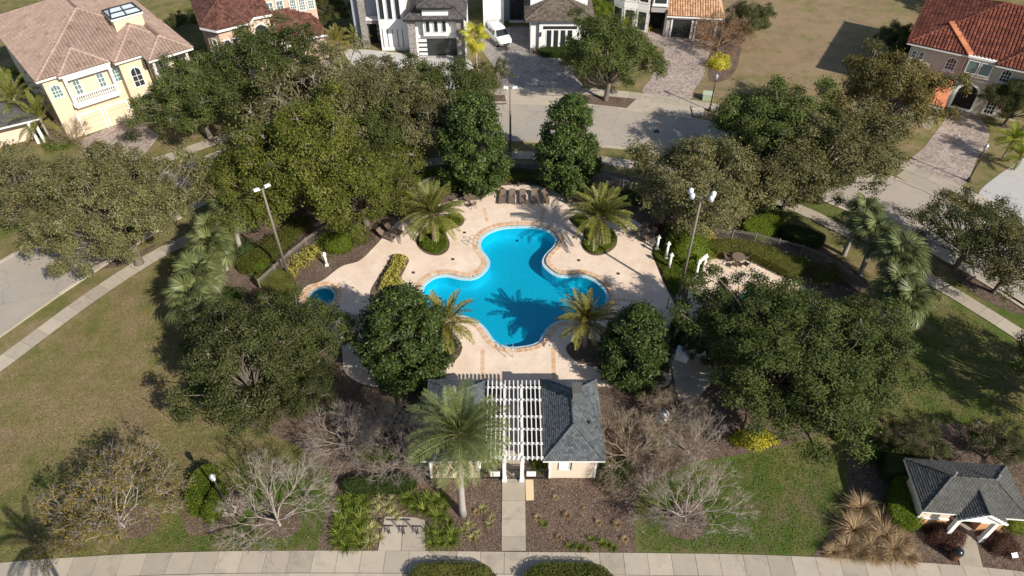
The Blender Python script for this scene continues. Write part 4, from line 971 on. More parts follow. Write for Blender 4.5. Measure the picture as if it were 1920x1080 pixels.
for x, y, s in [(1008,972,.28),(1041,934,.2),(1063,968,.3),(1122,981,.24),(1047,1008,.22),(1157,985,.3),(1131,921,.18),(893,962,.24),(1171,1012,.26),(1096,955,.16)]:
    clump('straw', x, y, s, 'small dry stalk clump in the front mulch bed', 'dry stalk clumps in the front mulch', 'dry_clump')
# ---- loose cover nobody could count
def scatter(name, poly, n, L, W, mat, label, cat, seed, z=.03, up=.8, zr=.02, rej=()):
    rng = np.random.default_rng(seed); xs = np.array([(p.x, p.y) for p in poly]); lo, hi = xs.min(0), xs.max(0)
    c = rng.uniform(lo, hi, (n, 2)); px_ = np.array([(p.x, p.y) for p in poly])
    def ins(c, pp):
        r = np.zeros(len(c), bool); j = len(pp)-1
        for i in range(len(pp)):
            a, b = pp[i], pp[j]; dy = (b[1]-a[1]) or 1e-9
            r ^= ((a[1] > c[:, 1]) != (b[1] > c[:, 1])) & (c[:, 0] < (b[0]-a[0])*(c[:, 1]-a[1])/dy + a[0]); j = i
        return r
    k = ins(c, px_)
    for q in rej: k &= ~ins(c, np.array([(p.x, p.y) for p in q]))
    c = c[k]; P = np.column_stack([c, z + rng.random(len(c))*zr]); N = unit(np.array([0, 0, up]) + rng.normal(size=P.shape)*.5)
    V, F = leaf_quads(P, N, L, W, rng); o = link(name, npmesh(name, V, F, rng.random(len(F)), M[mat])); return tag(o, label, cat, kind='stuff')
scatter('mulch_litter', GP([(592,1034),(620,900),(590,830),(800,800),(1180,800),(1290,870),(1190,960),(1193,1034)]), 24000, .13, .035, 'litter', 'bark chips and dry stalks on the mulch beds', 'mulch', 1, .035, rej=([Vector((-.7,20,0)),Vector((.9,20,0)),Vector((.9,40,0)),Vector((-.7,40,0))], GP([(705,1036),(800,1036),(798,970),(720,966)])))
scatter('mulch_litter', GP([(1530,1040),(1590,930),(1590,840),(1700,800),(1920,838),(1980,1000),(1920,1070),(1690,1050)]), 9000, .14, .03, 'litter', 'bark chips on the mail pavilion bed', 'mulch', 2, .035, rej=(GP([(1788,1062),(1848,1066),(1820,985),(1770,985)]),))
scatter('leaf_litter', GP([(0,700),(340,470),(350,700),(600,880),(590,1030),(0,1040)]), 6000, .09, .05, 'litter', 'fallen leaves scattered on the left lawn', 'leaf litter', 3, .02)
scatter('leaf_litter', GP([(1200,1030),(1190,940),(1370,860),(1640,770),(1700,560),(1800,560),(1920,650),(1920,830),(1600,830),(1520,1035)]), 4500, .09, .05, 'litter', 'fallen leaves scattered on the right lawn', 'leaf litter', 4, .02)
for k, (pts, n_) in enumerate([([(0,705),(335,480),(345,560),(345,665),(385,745),(455,795),(545,830),(600,870),(615,940),(592,1030),(300,1036),(0,1052)], 90000),([(1200,1032),(1195,960),(1300,880),(1480,838),(1560,806),(1640,768),(1690,700),(1695,600),(1720,560),(1790,575),(1920,660),(1920,830),(1850,795),(1700,797),(1590,835),(1590,930),(1520,1038)], 60000)]):
    scatter('turf_blades', GP(pts), n_, .16, .05, 'turf', ['short turf blades of the left lawn', 'short turf blades of the right lawn'][k], 'grass', 50+k, .01, .25, .03)

# ================================================================ BUILDINGS
def tile_face(mb, poly, pitch, course, kind, rng):
    poly = [Vector(p) for p in poly]; n = (poly[1]-poly[0]).cross(poly[2]-poly[0]).normalized()
    if n.z < 0: n = -n
    up = (Vector((0,0,1)) - n*n.z).normalized(); u = up.cross(n); o = poly[0]
    p2 = [((p-o).dot(u), (p-o).dot(up)) for p in poly]
    P2 = [Vector((a, b, 0)) for a, b in p2]; u0, u1 = min(a for a, b in p2), max(a for a, b in p2); v0, v1 = min(b for a, b in p2), max(b for a, b in p2)
    row = 0; v = v0 - .04
    while v < v1:
        x = u0 + (pitch*.5 if (kind == 'flat' and row % 2) else 0)
        while x < u1:
            cx, cv = x + pitch/2, v + course*.5
            if inside((cx, cv), P2):
                a = o + u*x + up*v; lift = .045 + rng.random()*.02; e = min(course*1.06, course*1.06)
                q = lambda du, dv, h: a + u*du + up*dv + n*h
                if kind == 'barrel':
                    hs = [(.0, .0), (.28, .115), (.72, .115), (1, .0)]
                    vs = [q(t*pitch, 0, h + lift) for t, h in hs] + [q(t*pitch, e, h + .015) for t, h in hs]
                    mb.add(vs, [(i, i+1, 5+i, 4+i) for i in range(3)], rng.random())
                else:
                    g = .012; lift *= .8
                    mb.add([q(g, 0, lift), q(pitch-g, 0, lift), q(pitch-g, e, .012), q(g, e, .012), q(g, 0, 0), q(pitch-g, 0, 0)], [(0,1,2,3),(4,5,1,0)], rng.random())
            x += pitch
        v += course; row += 1
def hip_faces(x0, x1, y0, y1, z, slope):
    w, d = x1-x0, y1-y0
    if w >= d:
        h = z + slope*d/2; a, b = (x0+d/2, (y0+y1)/2, h), (x1-d/2, (y0+y1)/2, h)
        return [[(x0,y0,z),(x1,y0,z),b,a],[(x1,y0,z),(x1,y1,z),b],[(x1,y1,z),(x0,y1,z),a,b],[(x0,y1,z),(x0,y0,z),a]], [((x0,y0,z),a),((x1,y0,z),b),((x1,y1,z),b),((x0,y1,z),a),(a,b)]
    h = z + slope*w/2; a, b = ((x0+x1)/2, y0+w/2, h), ((x0+x1)/2, y1-w/2, h)
    return [[(x0,y0,z),(x1,y0,z),a],[(x1,y0,z),(x1,y1,z),b,a],[(x1,y1,z),(x0,y1,z),b],[(x0,y1,z),(x0,y0,z),a,b]], [((x0,y0,z),a),((x1,y0,z),a),((x1,y1,z),b),((x0,y1,z),b),(a,b)]
def roof(root, hips, mat, kind='barrel', pitch=.34, course=.42, faces=(), caps=(), cap_r=.13, fascia=.22, capmat=None, extra_under=True, trim='trim', rng=None):
    rng = rng or random.Random(4); fs, cs = list(faces), list(caps); under = MB(); tb = MB(); fb = MB()
    for hp in hips:
        a, b = hip_faces(*hp); fs += a; cs += b; x0, x1, y0, y1, z, s = hp
        fb.box(x0-.02, x1+.02, y0-.02, y0+.10, z-fascia, z-.02).box(x0-.02, x1+.02, y1-.10, y1+.02, z-fascia, z-.02).box(x0-.02, x0+.10, y0+.10, y1-.10, z-fascia, z-.02).box(x1-.10, x1+.02, y0+.10, y1-.10, z-fascia, z-.02)
        under.box(x0+.1, x1-.1, y0+.1, y1-.1, z-.12, z-.06)
    for f in fs: under.add(f, [tuple(range(len(f)))]); tile_face(tb, f, pitch, course, kind, rng)
    ro = under.build('roof', M[mat], root)
    t = tb.build('roof_tiles', M[mat], ro); t['kind'] = 'stuff'
    if cs:
        cb = MB()
        for a, b in cs:
            a, b = Vector(a), Vector(b); L = (b-a).length
            if L < .3: continue
            n = max(1, int(L/.45))
            for i in range(n):
                p, q = a + (b-a)*i/n, a + (b-a)*min(1, (i+1.08)/n); cb.tube([p + Vector((0,0,.03)), q + Vector((0,0,.0))], [cap_r*1.1, cap_r*.92], 6, False)
        cb.build('ridge_caps', M[capmat or mat], ro, True)['kind'] = 'stuff'
    if fb.v: fb.build('fascia', M[trim], root)
    return ro
def walls(root, boxes, mat, name='wall'):
    mb = MB()
    for b in boxes:
        if len(b) == 6: mb.box(*b)
        else: mb.prism(b[0], b[1], b[2])
    return mb.build(name, M[mat], root)
def outl(w, h, arch, inset=0):
    w2 = w/2 - inset
    if not arch: return [(-w2, inset), (w2, inset), (w2, h-inset), (-w2, h-inset)]
    sp = h - w/2; return [(-w2, inset), (w2, inset)] + [(w2*math.cos(math.pi*i/10), sp + w2*math.sin(math.pi*i/10)) for i in range(11)]
def window(root, x, y, z, w, h, cols=1, rows=1, arch=False, glass_='glass', rot=0, fw=.12, frame='trim', name='window', sill=False, d=.09):
    o, i = outl(w, h, arch), outl(w, h, arch, fw); m = len(o); mb = MB()
    mb.add([(a, -d, b) for a, b in o] + [(a, -d, b) for a, b in i] + [(a, 0, b) for a, b in o] + [(a, 0, b) for a, b in i],
           [f for k in range(m) for f in ((k, (k+1) % m, m+(k+1) % m, m+k), (2*m+(k+1) % m, (k+1) % m, k, 2*m+k), (m+k, m+(k+1) % m, 3*m+(k+1) % m, 3*m+k))])
    for c in range(1, cols): t = -w/2+fw + (w-2*fw)*c/cols; mb.box(t-.025, t+.025, -.06, -.025, fw, (h-fw) if not arch else h-fw-.05)
    for r_ in range(1, rows): t = fw + ((h if not arch else h-w*.25)-2*fw)*r_/rows; mb.box(-w/2+fw, w/2-fw, -.058, -.027, t-.025, t+.025)
    if sill: mb.box(-w/2-.12, w/2+.12, -.22, 0, -.16, -.002)
    f = mb.build(name, M[frame], root, loc=(x, y, z), rot=(0, 0, rot))
    p = MB().add([(a, -.03, b) for a, b in i], [tuple(range(m))]); p.build('pane', M[glass_], f); return f
def garage_door(root, x, y, z, w, h, mat, rot=0, panels=4, frame='trim', fw=.14):
    f = MB().box(-w/2-fw, -w/2, -.12, 0, 0, h+fw).box(w/2, w/2+fw, -.12, 0, 0, h+fw).box(-w/2, w/2, -.12, 0, h, h+fw).build('garage_door', M[frame], root, loc=(x, y, z), rot=(0, 0, rot))
    for k in range(panels): MB().box(-w/2, w/2, -.06, -.01, h*k/panels+.012, h*(k+1)/panels-.012).build('panel', M[mat], f)
    return f
def balustrade(root, x0, x1, y, z, h=.9, mat='trim', n=None, ends=True):
    n = n or int((x1-x0)/.22)
    b = MB().box(x0, x1, y-.11, y+.11, z+h-.12, z+h).box(x0, x1, y-.10, y+.10, z, z+.12).build('balustrade', M[mat], root)
    me_ = MB().lathe([(.04,0),(.075,.2),(.045,.45),(.05,h-.26)], 7).mesh('baluster', M[mat], True)
    for i in range(n): link('baluster', me_, b, (x0 + (i+.5)*(x1-x0)/n, y, z+.12))
    return b

# --- tan house, upper left
h = thing('tan_house', 'tan stucco house with weathered pink brown tile roof, upper left', 'house', (-49.91, 69.66, 0), R_(41))
walls(h, [(0,14.6,0,19,0,7.35),(7.6,10.3,-1.2,0,0,7.35),(10.5,14.7,-1.6,0,0,7.35),(10.5,14.7,-3.15,-1.6,0,3.7),(1.55,7.15,-.12,0,0,2.9)], 'tan')
roof(h, [(-.5,15.1,-.5,19.6,7.45,.41),(1.6,6.9,-1.0,7,7.45,.55),(7.2,14.6,-1.7,10,7.45,.52),(10.2,15.2,-3.65,6,7.45,.52)], 'tile_tan', pitch=.36, course=.44, cap_r=.19, capmat='tile_ridge')
walls(h, [(9.5,12.7,2.6,5.4,6.5,10.1)], 'tan', 'roof_tower')
MB().box(9.35,12.85,2.45,5.55,10.1,10.35).build('cornice', M['trim'], h)
sk = MB().add([(9.4,2.5,10.36),(12.8,2.5,10.36),(12.8,5.5,10.36),(9.4,5.5,10.36),(9.9,4.0,10.95),(12.3,4.0,10.95)], [(0,1,5,4),(1,2,5),(2,3,4,5),(3,0,4)]).build('skylight', m_plain('skylight_glass', (.48,.55,.62), .15, .15, spec=.6, bump=0), h)
sb = MB()
for a, b in [((9.4,2.5,10.38),(12.8,2.5,10.38)),((12.8,2.5,10.38),(12.8,5.5,10.38)),((12.8,5.5,10.38),(9.4,5.5,10.38)),((9.4,5.5,10.38),(9.4,2.5,10.38)),((9.9,4,10.97),(12.3,4,10.97)),((9.4,2.5,10.38),(9.9,4,10.97)),((12.8,2.5,10.38),(12.3,4,10.97)),((12.8,5.5,10.38),(12.3,4,10.97)),((9.4,5.5,10.38),(9.9,4,10.97)),((11.1,2.5,10.38),(11.1,4,10.97)),((11.1,5.5,10.38),(11.1,4,10.97)),((9.65,3.25,10.68),(12.55,3.25,10.68)),((9.65,4.75,10.68),(12.55,4.75,10.68))]: sb.bar(a, b, .14, .12)
sb.build('skylight_bars', M['dark'], sk)
garage_door(h, 2.95, -.12, 0, 2.35, 2.35, 'tan', frame='trim'); garage_door(h, 5.85, -.12, 0, 2.35, 2.35, 'tan')
MB().box(1.8,6.9,-1.0,0,3.75,4.0).box(2.0,6.7,-.85,0,3.5,3.75).build('balcony_slab', M['trim'], h)
balustrade(h, 1.95, 6.75, -.85, 4.0)
MB().box(1.9,2.2,-.95,-.3,4.0,7.2).box(6.5,6.8,-.95,-.3,4.0,7.2).box(1.9,6.8,-.9,-.35,6.75,7.25).build('balcony_posts', M['trim'], h)
for x in (3.05, 5.55): window(h, x, -.01, 4.0, .85, 2.3, 2, 4, glass_='glassg', name='balcony_door')
window(h, .95, 0, 4.9, 1.15, 1.6, 3, 3, True, 'glassg'); window(h, 7.2, 0, 4.6, 1.0, 1.75, 2, 3, True, 'glassg')
window(h, 9.0, -1.2, 3.9, 1.25, 2.4, 2, 3, True); window(h, 9.0, -1.2, .1, 1.5, 2.9, 1, 1, True, name='entrance_arch')
window(h, 12.0, -1.61, 4.0, 1.0, 2.3, 2, 3, name='balcony_door'); window(h, 13.5, -1.61, 4.0, .9, 2.3, 1, 1, glass_='glass', name='balcony_door')
balustrade(h, 10.7, 14.6, -3.0, 3.72)
MB().lathe([(.2,3.7),(.17,4.0),(.16,7.0),(.24,7.25)], 12, (10.75,-3.0)).build('column', M['trim'], h, True)
MB().lathe([(.2,3.7),(.17,4.0),(.16,7.0),(.24,7.25)], 12, (14.5,-3.0)).build('column', M['trim'], h, True)
window(h, 12.6, -3.16, .3, 1.6, 2.3, 2, 2, True)
for y in (4, 9, 14): window(h, -.01, y, 4.2, 1.2, 1.6, 2, 2, rot=R_(-90))
r = thing('air_conditioner', 'grey air conditioner beside the tan house left wall', 'air conditioner', G(33,158), R_(41))
MB().box(-.45,.45,-.45,.45,0,.9).build('casing', M['polegrey'], r); MB().lathe([(.38,.9),(.36,.94)], 16).build('fan_grille', M['dark'], r)

# --- porch building cut by the left edge
h = thing('porch_building', 'low building with grey shingle roof and white posts at the left edge', 'house', G(90,262,0), R_(30))
walls(h, [(-14,-1.2,1.0,7,0,2.7)], 'cream')
roof(h, [(-15,.2,-.6,6,2.95,.40)], 'shingle_grey', 'flat', .4, .22, cap_r=.09)
for x in (-.35, -.95, -6, -11): MB().box(x-.14,x+.14,-.4,-.12,0,2.75).build('post', M['trim'], h)

# --- brown red roofed house
h = thing('beige_house', 'beige house with dark brown red tile roof and arched windows', 'house', tuple(G(575,118)), R_(25))
bay = [(-11.0,.5),(-9.7,-1.3),(-6.3,-.9),(-5.8,.6),(-3.3,.6),(-3.3,12),(-11.2,12)]
walls(h, [(bay,0,6.9),(-3.3,3.4,4.6,12,0,9.5),(-2.4,3.0,.4,4.6,0,3.2)], 'beige')
walls(h, [([(p[0]*1.0-.08 if p[0] < -9 else p[0], p[1]-.12) for p in bay[:5]] + [(-3.3,1.0),(-11.0,1.0)],3.45,3.75)], 'trim', 'string_course')
A_, B_, C_, D_, E_ = (-11.5,0,7),(-9.8,-1.85,7),(-5.9,-1.3,7),(-5.2,.15,7),(-2.9,.15,7)
ap = (-8.6,3.0,8.6); rr = (-7.2,7,9.8); r2 = (-5.6,7,9.8)
roof(h, [], 'tile_brown', 'flat', .34, .36, faces=[[A_,B_,ap],[B_,C_,ap],[C_,D_,(-6.2,3.4,8.6)],[C_,(-6.2,3.4,8.6),ap],[D_,E_,r2,(-6.2,3.4,8.6)],[(-11.5,13,7),A_,ap,rr],[ap,(-6.2,3.4,8.6),r2,rr],[E_,(-2.9,13,7),r2],[(-2.9,13,7),(-11.5,13,7),rr,r2]],
     caps=[(A_,ap),(B_,ap),(C_,ap),(ap,rr),(rr,r2),(E_,r2)], cap_r=.10)
fb = MB()
for a, b in ((A_,B_),(B_,C_),(C_,D_),(D_,E_)): fb.bar(Vector(a)-Vector((0,0,.16)), Vector(b)-Vector((0,0,.16)), .14, .26)
fb.build('fascia', M['trim'], h)
roof(h, [], 'tile_brown', 'flat', .34, .36, faces=[[(-2.9,-.1,3.35),(3.4,-.1,3.35),(2.2,2.9,5.0),(-.4,4.55,5.3),(-2.9,4.55,5.3)],[(3.4,-.1,3.35),(3.4,5,3.35),(2.2,2.9,5.0)]], caps=[((3.4,-.1,3.35),(2.2,2.9,5.0)),((2.2,2.9,5.0),(-.4,4.55,5.3))], cap_r=.1)
MB().bar((-2.9,-.1,3.2),(3.4,-.1,3.2),.14,.24).build('gutter', M['trim'], h)
roof(h, [(-3.8,3.9,4.0,12.6,9.6,.4)], 'tile_brown', 'flat', .34, .36)
garage_door(h, 1.55, .39, 0, 2.7, 2.4, 'beige'); garage_door(h, -1.2, .39, 0, 1.9, 2.4, 'beige')
MB().box(-3.3,-.6,2.5,4.6,3.95,4.2).build('balcony_slab', M['cream'], h)
rb = MB().bar((-3.25,2.6,5.1),(-.65,2.6,5.1),.05,.05).bar((-.65,2.6,5.1),(-.65,4.5,5.1),.05,.05)
for i in range(14): rb.bar((-3.25+.2*i,2.6,4.2),(-3.25+.2*i,2.6,5.1),.025,.025)
rb.build('balcony_railing', M['dark'], h)
window(h, -2.5, 4.58, 4.2, 1.0, 2.6, 2, 4, glass_='glassg', name='balcony_door'); window(h, -1.2, 4.58, 4.2, 1.0, 2.6, 2, 4, glass_='glassg', name='balcony_door')
for x in (.45, 1.6, 2.75): window(h, x, 4.58, 4.9, .95, 1.9, 3, 4, True, 'glassg', fw=.14)
window(h, -10.35, -.42, 4.6, .85, .9, rot=R_(-54)); window(h, -8.0, -1.13, 4.6, .85, .9, rot=R_(7)); window(h, -9.0, -1.22, 4.6, .8, .9, rot=R_(7))
window(h, -8.0, -1.13, .2, 1.6, 2.6, 1, 1, True, rot=R_(7)); window(h, -4.6, .59, 1.4, 1.9, 4.6, 1, 1, True, fw=.22, name='entrance_arch')

# --- white house with stone pillars
h = thing('white_stone_house', 'white modern house with grey stone pillars and slit windows', 'house', (-12.46, 90.15, 0), R_(1.5))
walls(h, [(-.9,6.2,0,14,0,5.6),(-5.0,-1.3,1.7,14,0,10.5),(1.0,4.3,-.8,0,3.1,6.5),(-7.6,-5.0,4.2,14,0,10.5)], 'white')
walls(h, [(-6.84,-5.06,3.9,4.2,3.9,9)], 'bluegrey', 'panel'); walls(h, [(-8.6,-7.64,3.4,12,0,8)], 'bluegrey', 'side_wing')
walls(h, [(-.98,-.08,-.8,.05,0,5.3)], 'stone', 'stone_pillar'); walls(h, [(5.2,6.25,-.8,.05,0,5.3)], 'stone', 'stone_pillar'); walls(h, [(-7.64,-6.86,2.65,4.3,0,10.5)], 'stone', 'stone_pillar'); walls(h, [(-6.86,-5.02,2.9,4.2,3.2,3.7)], 'stone', 'stone_lintel')
MB().box(-6.86,-5.02,2.75,4.2,3.7,3.85).build('canopy', M['trim'], h)
walls(h, [(-.08,5.2,-.25,0,2.55,3.0),(-.08,.12,-.3,0,0,2.55)], 'white', 'garage_surround')
walls(h, [(.12,5.15,-.03,0,0,2.55)], 'garagedark', 'garage_door')
gd = MB()
for k in range(4): gd.box(.16,1.25,-.08,-.035,.12+.62*k,.50+.62*k)
gd.build('garage_panes', m_plain('frosted_pane', (.72,.74,.76), .3, .05, bump=0), h)
roof(h, [(-1.4,6.6,-1.25,12,5.5,.62)], 'tile_dark', 'flat', .36, .3, trim='dark', fascia=.3); roof(h, [(.4,4.9,-1.35,6,7.05,.5)], 'tile_dark', 'flat', .36, .3, trim='dark')
walls(h, [(1.0,4.3,-.8,3,6.5,6.9)], 'grey', 'dormer_wall'); window(h, 2.65, -.81, 6.5, 2.6, .42, fw=.06, frame='trim')
for x in (1.6, 2.65, 3.7): window(h, x, -.81, 3.6, .62, 1.95, fw=.07)
for x in (-4.45, -3.4, -2.35): window(h, x, 1.69, 4.3, .68, 5.2, fw=.05, frame='white')
for k in range(5): MB().box(-4.72+.66*k,-4.64+.66*k,1.66,1.7,.5,3.0).build('reveal_shade_strip', M['dark'], h)  # dark strips whose colour gives the shade of narrow wall reveals
walls(h, [(-6.8,-5.1,4.15,4.2,0,3.2)], 'dark_door_shade', 'entrance_door')
for k in range(4): MB().box(-5.75,-5.2,4.1,4.15,.3+.7*k,.85+.7*k).build('door_pane', M['glassg'], h)
MB().box(6.28,6.40,-1.3,12,0,5.4).build('downpipe_wall', M['white'], h)

# --- white house with umber garage roof
h = thing('white_garage_house', 'white house with brown hipped garage roof beside the van', 'house', (3.56, 92.67, 0), 0)
walls(h, [(-1.1,6.5,-1.0,6,0,4.4),(0,5.7,-1.28,-1.0,0,4.4),(-1.1,6.5,2.2,14,4.4,11),(-7.6,-4.7,6.3,14,0,10)], 'white')
walls(h, [(-4.7,-1.1,8.6,14,0,10)], 'bluegrey', 'recess_wall')
roof(h, [(-1.85,7.25,-1.75,6.4,4.5,.42)], 'tile_umber', 'flat', .4, .32, trim='tile_dark', fascia=.25)
walls(h, [(.55,5.0,-1.32,-1.28,3.15,3.55)], 'garagedark', 'lintel')
gf = walls(h, [(.9,4.6,-1.31,-1.28,.2,3.15)], 'trim', 'garage_door')
for k in range(4): MB().box(1.05+.92*k,1.65+.92*k,-1.345,-1.312,.7,3.0).build('pane', M['glass'], gf)
for x in (.25, 5.25): MB().box(x-.08,x+.08,-1.42,-1.28,2.2,2.75).build('wall_lantern', M['dark'], h)
MB().box(-.06,.02,-1.36,-1.28,0,4.4).build('downpipe', M['dark'], h); MB().box(5.68,5.76,-1.36,-1.28,0,4.4).build('downpipe', M['dark'], h)
window(h, -6.1, 6.29, 4.9, 1.5, 2.0, fw=.06)
dd = walls(h, [(-3.9,-1.9,8.52,8.6,.1,3.4)], 'dark', 'entrance_door')
for k in range(5):
    for x in (-3.7, -2.8): MB().box(x,x+.7,8.48,8.52,.3+.6*k,.75+.6*k).build('pane', M['glass'], dd)
MB().box(-4.0,-1.8,8.3,8.6,3.4,3.55).box(-4.0,-1.8,7.9,8.6,0,.12).build('door_ledge', M['trim'], h)

# --- grey house with bay and orange roof
h = thing('grey_bay_house', 'grey house with white bay windows and orange tile roof', 'house', tuple(G(1256,69)), R_(-6.5))
bp = [(-8.1,2.5),(-6.7,1.3),(-4.9,.95),(-3.3,.4),(-3.0,1.5),(-3.0,9),(-8.1,9)]
walls(h, [(bp,0,8.5),(-3.0,-.75,.5,9,3.15,8.5),(-3.0,-.75,2.6,9,0,3.15),(-.75,6.4,0,9,0,3.1)], 'grey')
walls(h, [([(a, b-.1) for a, b in bp[:4]] + [(-3.0,1.5),(-8.0,3)],3.3,4.1)], 'trim', 'string_course')
for (a, b) in ((bp[0],bp[1]),(bp[1],bp[2]),(bp[2],bp[3])):
    an = math.atan2(b[1]-a[1], b[0]-a[0]); mx, my = (a[0]+b[0])/2, (a[1]+b[1])/2; L = math.hypot(b[0]-a[0], b[1]-a[1])
    window(h, mx, my, .3, L*.92, 2.95, fw=.2, rot=an); window(h, mx, my, 4.2, L*.92, 2.6, fw=.2, rot=an)
window(h, -1.9, .49, 4.2, 1.9, 2.2, fw=.16, sill=True)
walls(h, [(-2.95,-.8,2.55,2.6,0,3.1)], 'dark_door_shade', 'porch_shade_panel'); MB().box(-.98,-.74,.2,.5,0,3.15).build('porch_post', M['trim'], h)  # near-black panel paints the shade at the back of the porch
garage_door(h, 1.35, -.01, 0, 2.55, 2.55, 'garagedark', fw=.2); garage_door(h, 4.6, -.01, 0, 2.55, 2.55, 'garagedark', fw=.2)
roof(h, [], 'tile_orange', pitch=.34, course=.42, faces=[[(-.9,-.5,3.15),(6.8,-.5,3.15),(4.6,6.5,6.2),(-.9,6.5,6.2)],[(6.8,-.5,3.15),(6.8,10,3.15),(4.6,6.5,6.2)]], caps=[((6.8,-.5,3.15),(4.6,6.5,6.2))])
MB().bar((-.9,-.48,3.02),(6.8,-.48,3.02),.12,.18).build('gutter', M['trim'], h)

# --- red tiled house, upper right
h = thing('red_tiled_house', 'khaki house with large red barrel tile roof, upper right', 'house', tuple(G(1840,208)), R_(-31))
walls(h, [(-9.9,3.6,-.7,14,0,6.4),(-3.9,2.6,-1.0,-.7,0,6.4),(-8.0,-4.6,-7.6,-.7,0,2.9)], 'khaki')
roof(h, [(-10.45,7.5,-1.35,15,6.55,.42)], 'tile_red', pitch=.38, course=.46, cap_r=.16)
roof(h, [(-1.0,5.0,-2.2,8,6.55,.5)], 'tile_red', pitch=.38, course=.46, cap_r=.16)
mb = MB(); A = Vector((-6.9,2.6,8.35)); B = Vector((-3.7,-1.3,6.72))
for i in range(14): mb.bar(A + (B-A)*i/14, A + (B-A)*(i+1.05)/14, .75, .16)
mb.build('hip_band', M['tile_coral'], h)
roof(h, [(-8.4,-4.3,-8.0,-.7,3.05,.42)], 'tile_coral', pitch=.34, course=.42)
MB().box(-3.75,-1.0,-1.6,-.9,4.4,6.5).build('bay_box', M['khaki'], h)
MB().box(-3.9,-.85,-1.75,-.8,6.5,6.7).build('bay_cornice', M['trim'], h)
window(h, -3.05, -1.61, 4.75, 1.2, 1.5, fw=.08, glass_='glassg'); window(h, -1.7, -1.61, 4.75, 1.2, 1.5, fw=.08, glass_='glassg')
MB().box(-4.0,-3.9,-1.2,-.7,0,6.3).build('downpipe', M['trim'], h)
window(h, -5.2, -.71, 4.2, 1.15, 1.6, 3, 3, True, sill=True); window(h, .5, -1.01, 4.3, 1.1, 1.6, 3, 3, True, sill=True); window(h, -9.3, -.71, 4.6, .6, 1.1, 2, 2, True); window(h, -8.5, -.71, 4.6, .6, 1.1, 2, 2, True)
window(h, -2.3, -1.01, 0, 2.7, 3.5, arch=True, fw=.3, glass_='dark_door_shade', name='porch_arch'); window(h, .6, -1.01, .2, 1.3, 2.6, 3, 4, True, fw=.2)  # dark fill of the porch arch paints the shade of its opening
MB().box(-3.9,2.7,-1.12,-.98,3.75,3.95).build('string_course', M['trim'], h)

# --- bath house: two wings and a pergola between
def wing(x0, x1, label, side):
    h = thing('bath_house_wing', label, 'bath house', ((x0+x1)/2, 26.55, 0), 0, 'bath house wings')
    w = (x1-x0)/2
    walls(h, [(-w,w,0,6.0,0,2.72)], 'cream')
    MB().box(-w-.015,-w+.14,-.03,.1,0,2.7).build('corner_trim', M['trim'], h); MB().box(w-.14,w+.015,-.03,.1,0,2.7).build('corner_trim', M['trim'], h)
    roof(h, [(-w-.42,w+.42,-.4,6.4,2.82,.60)], 'shingle_slate', 'flat', .24, .16, cap_r=.08, fascia=.2)
    return h
h = wing(2.5, 5.75, 'right cream bath house wing with slate grey hipped roof', 1)
window(h, -.55, -.01, 1.15, .78, 1.05, 1, 3, glass_='trim', fw=.06, name='shutter'); MB().box(-.14,-.08,-.14,-.02,1.2,2.15).build('shutter_bar', M['dark'], h)
MB().box(.05,.65,3.6,4.4,3.5,4.9).build('chimney', M['shingle_slate'], h); MB().box(.0,.70,3.55,4.45,4.9,5.0).build('chimney_cap', M['shingle_grey'], h)
MB().bar((-1.0,4.6,3.42),(-.45,4.6,3.72),.26,.14).build('roof_vent', M['dark'], h); MB().bar((-.45,4.25,3.7),(-.2,4.25,3.85),.2,.12).build('roof_vent', M['dark'], h)
MB().lathe([(.09,2.9),(.09,3.6)], 8, (1.15,2.2)).build('roof_vent', M['dark'], h)
h = wing(-5.65, -2.15, 'left cream bath house wing behind the front palm', -1)
window(h, .55, -.01, 1.2, .5, .95, fw=.06, glass_='glass')
p = thing('pergola', 'white wooden pergola between the two bath house wings', 'pergola', (.1, 26.3, 0))
for i in range(13):
    x = -1.82 + 3.68*i/12; MB().box(x-.035,x+.035,-.25,6.35,3.02,3.17).build('rafter', M['trim'], p)
for y in (.0, 1.1, 2.25, 3.3, 4.75, 5.85): MB().box(-2.02,1.98,y-.05,y+.05,2.86,3.02).build('beam', M['trim'], p)
for x in (-.62, .58):
    MB().box(x-.09,x+.09,-.2,6.2,2.66,2.86).build('girder', M['trim'], p)
    for y in (.05, 2.1, 4.1, 6.0): MB().box(x-.12,x+.12,y-.12,y+.12,.1,2.66).box(x-.16,x+.16,y-.16,y+.16,0,.35).box(x-.15,x+.15,y-.15,y+.15,2.54,2.66).build('column', M['trim'], p)
for x0, x1, lab in ((-2.15,-.68,'black metal railing left of the entrance gate'),(.92,2.52,'black metal railing right of the entrance gate')):
    f = thing('entrance_railing', lab, 'railing', (0, 26.45, 0), 0, 'entrance railings')
    MB().box(x0,x1,-.02,.02,1.18,1.22).build('rail', M['dark'], f); MB().box(x0,x1,-.02,.02,.12,.16).build('rail', M['dark'], f)
    for x in (x0+.03, x1-.03): MB().box(x-.03,x+.03,-.03,.03,0,1.3).build('post', M['dark'], f)
    n = int((x1-x0)/.11); pk = MB().box(-.009,.009,-.009,.009,.16,1.18).mesh('picket', M['dark'])
    for i in range(1, n): link('picket', pk, f, (x0+(x1-x0)*i/n, 0, 0))
g = thing('entrance_gate', 'black metal double gate across the walkway', 'gate', (.1, 26.45, 0))
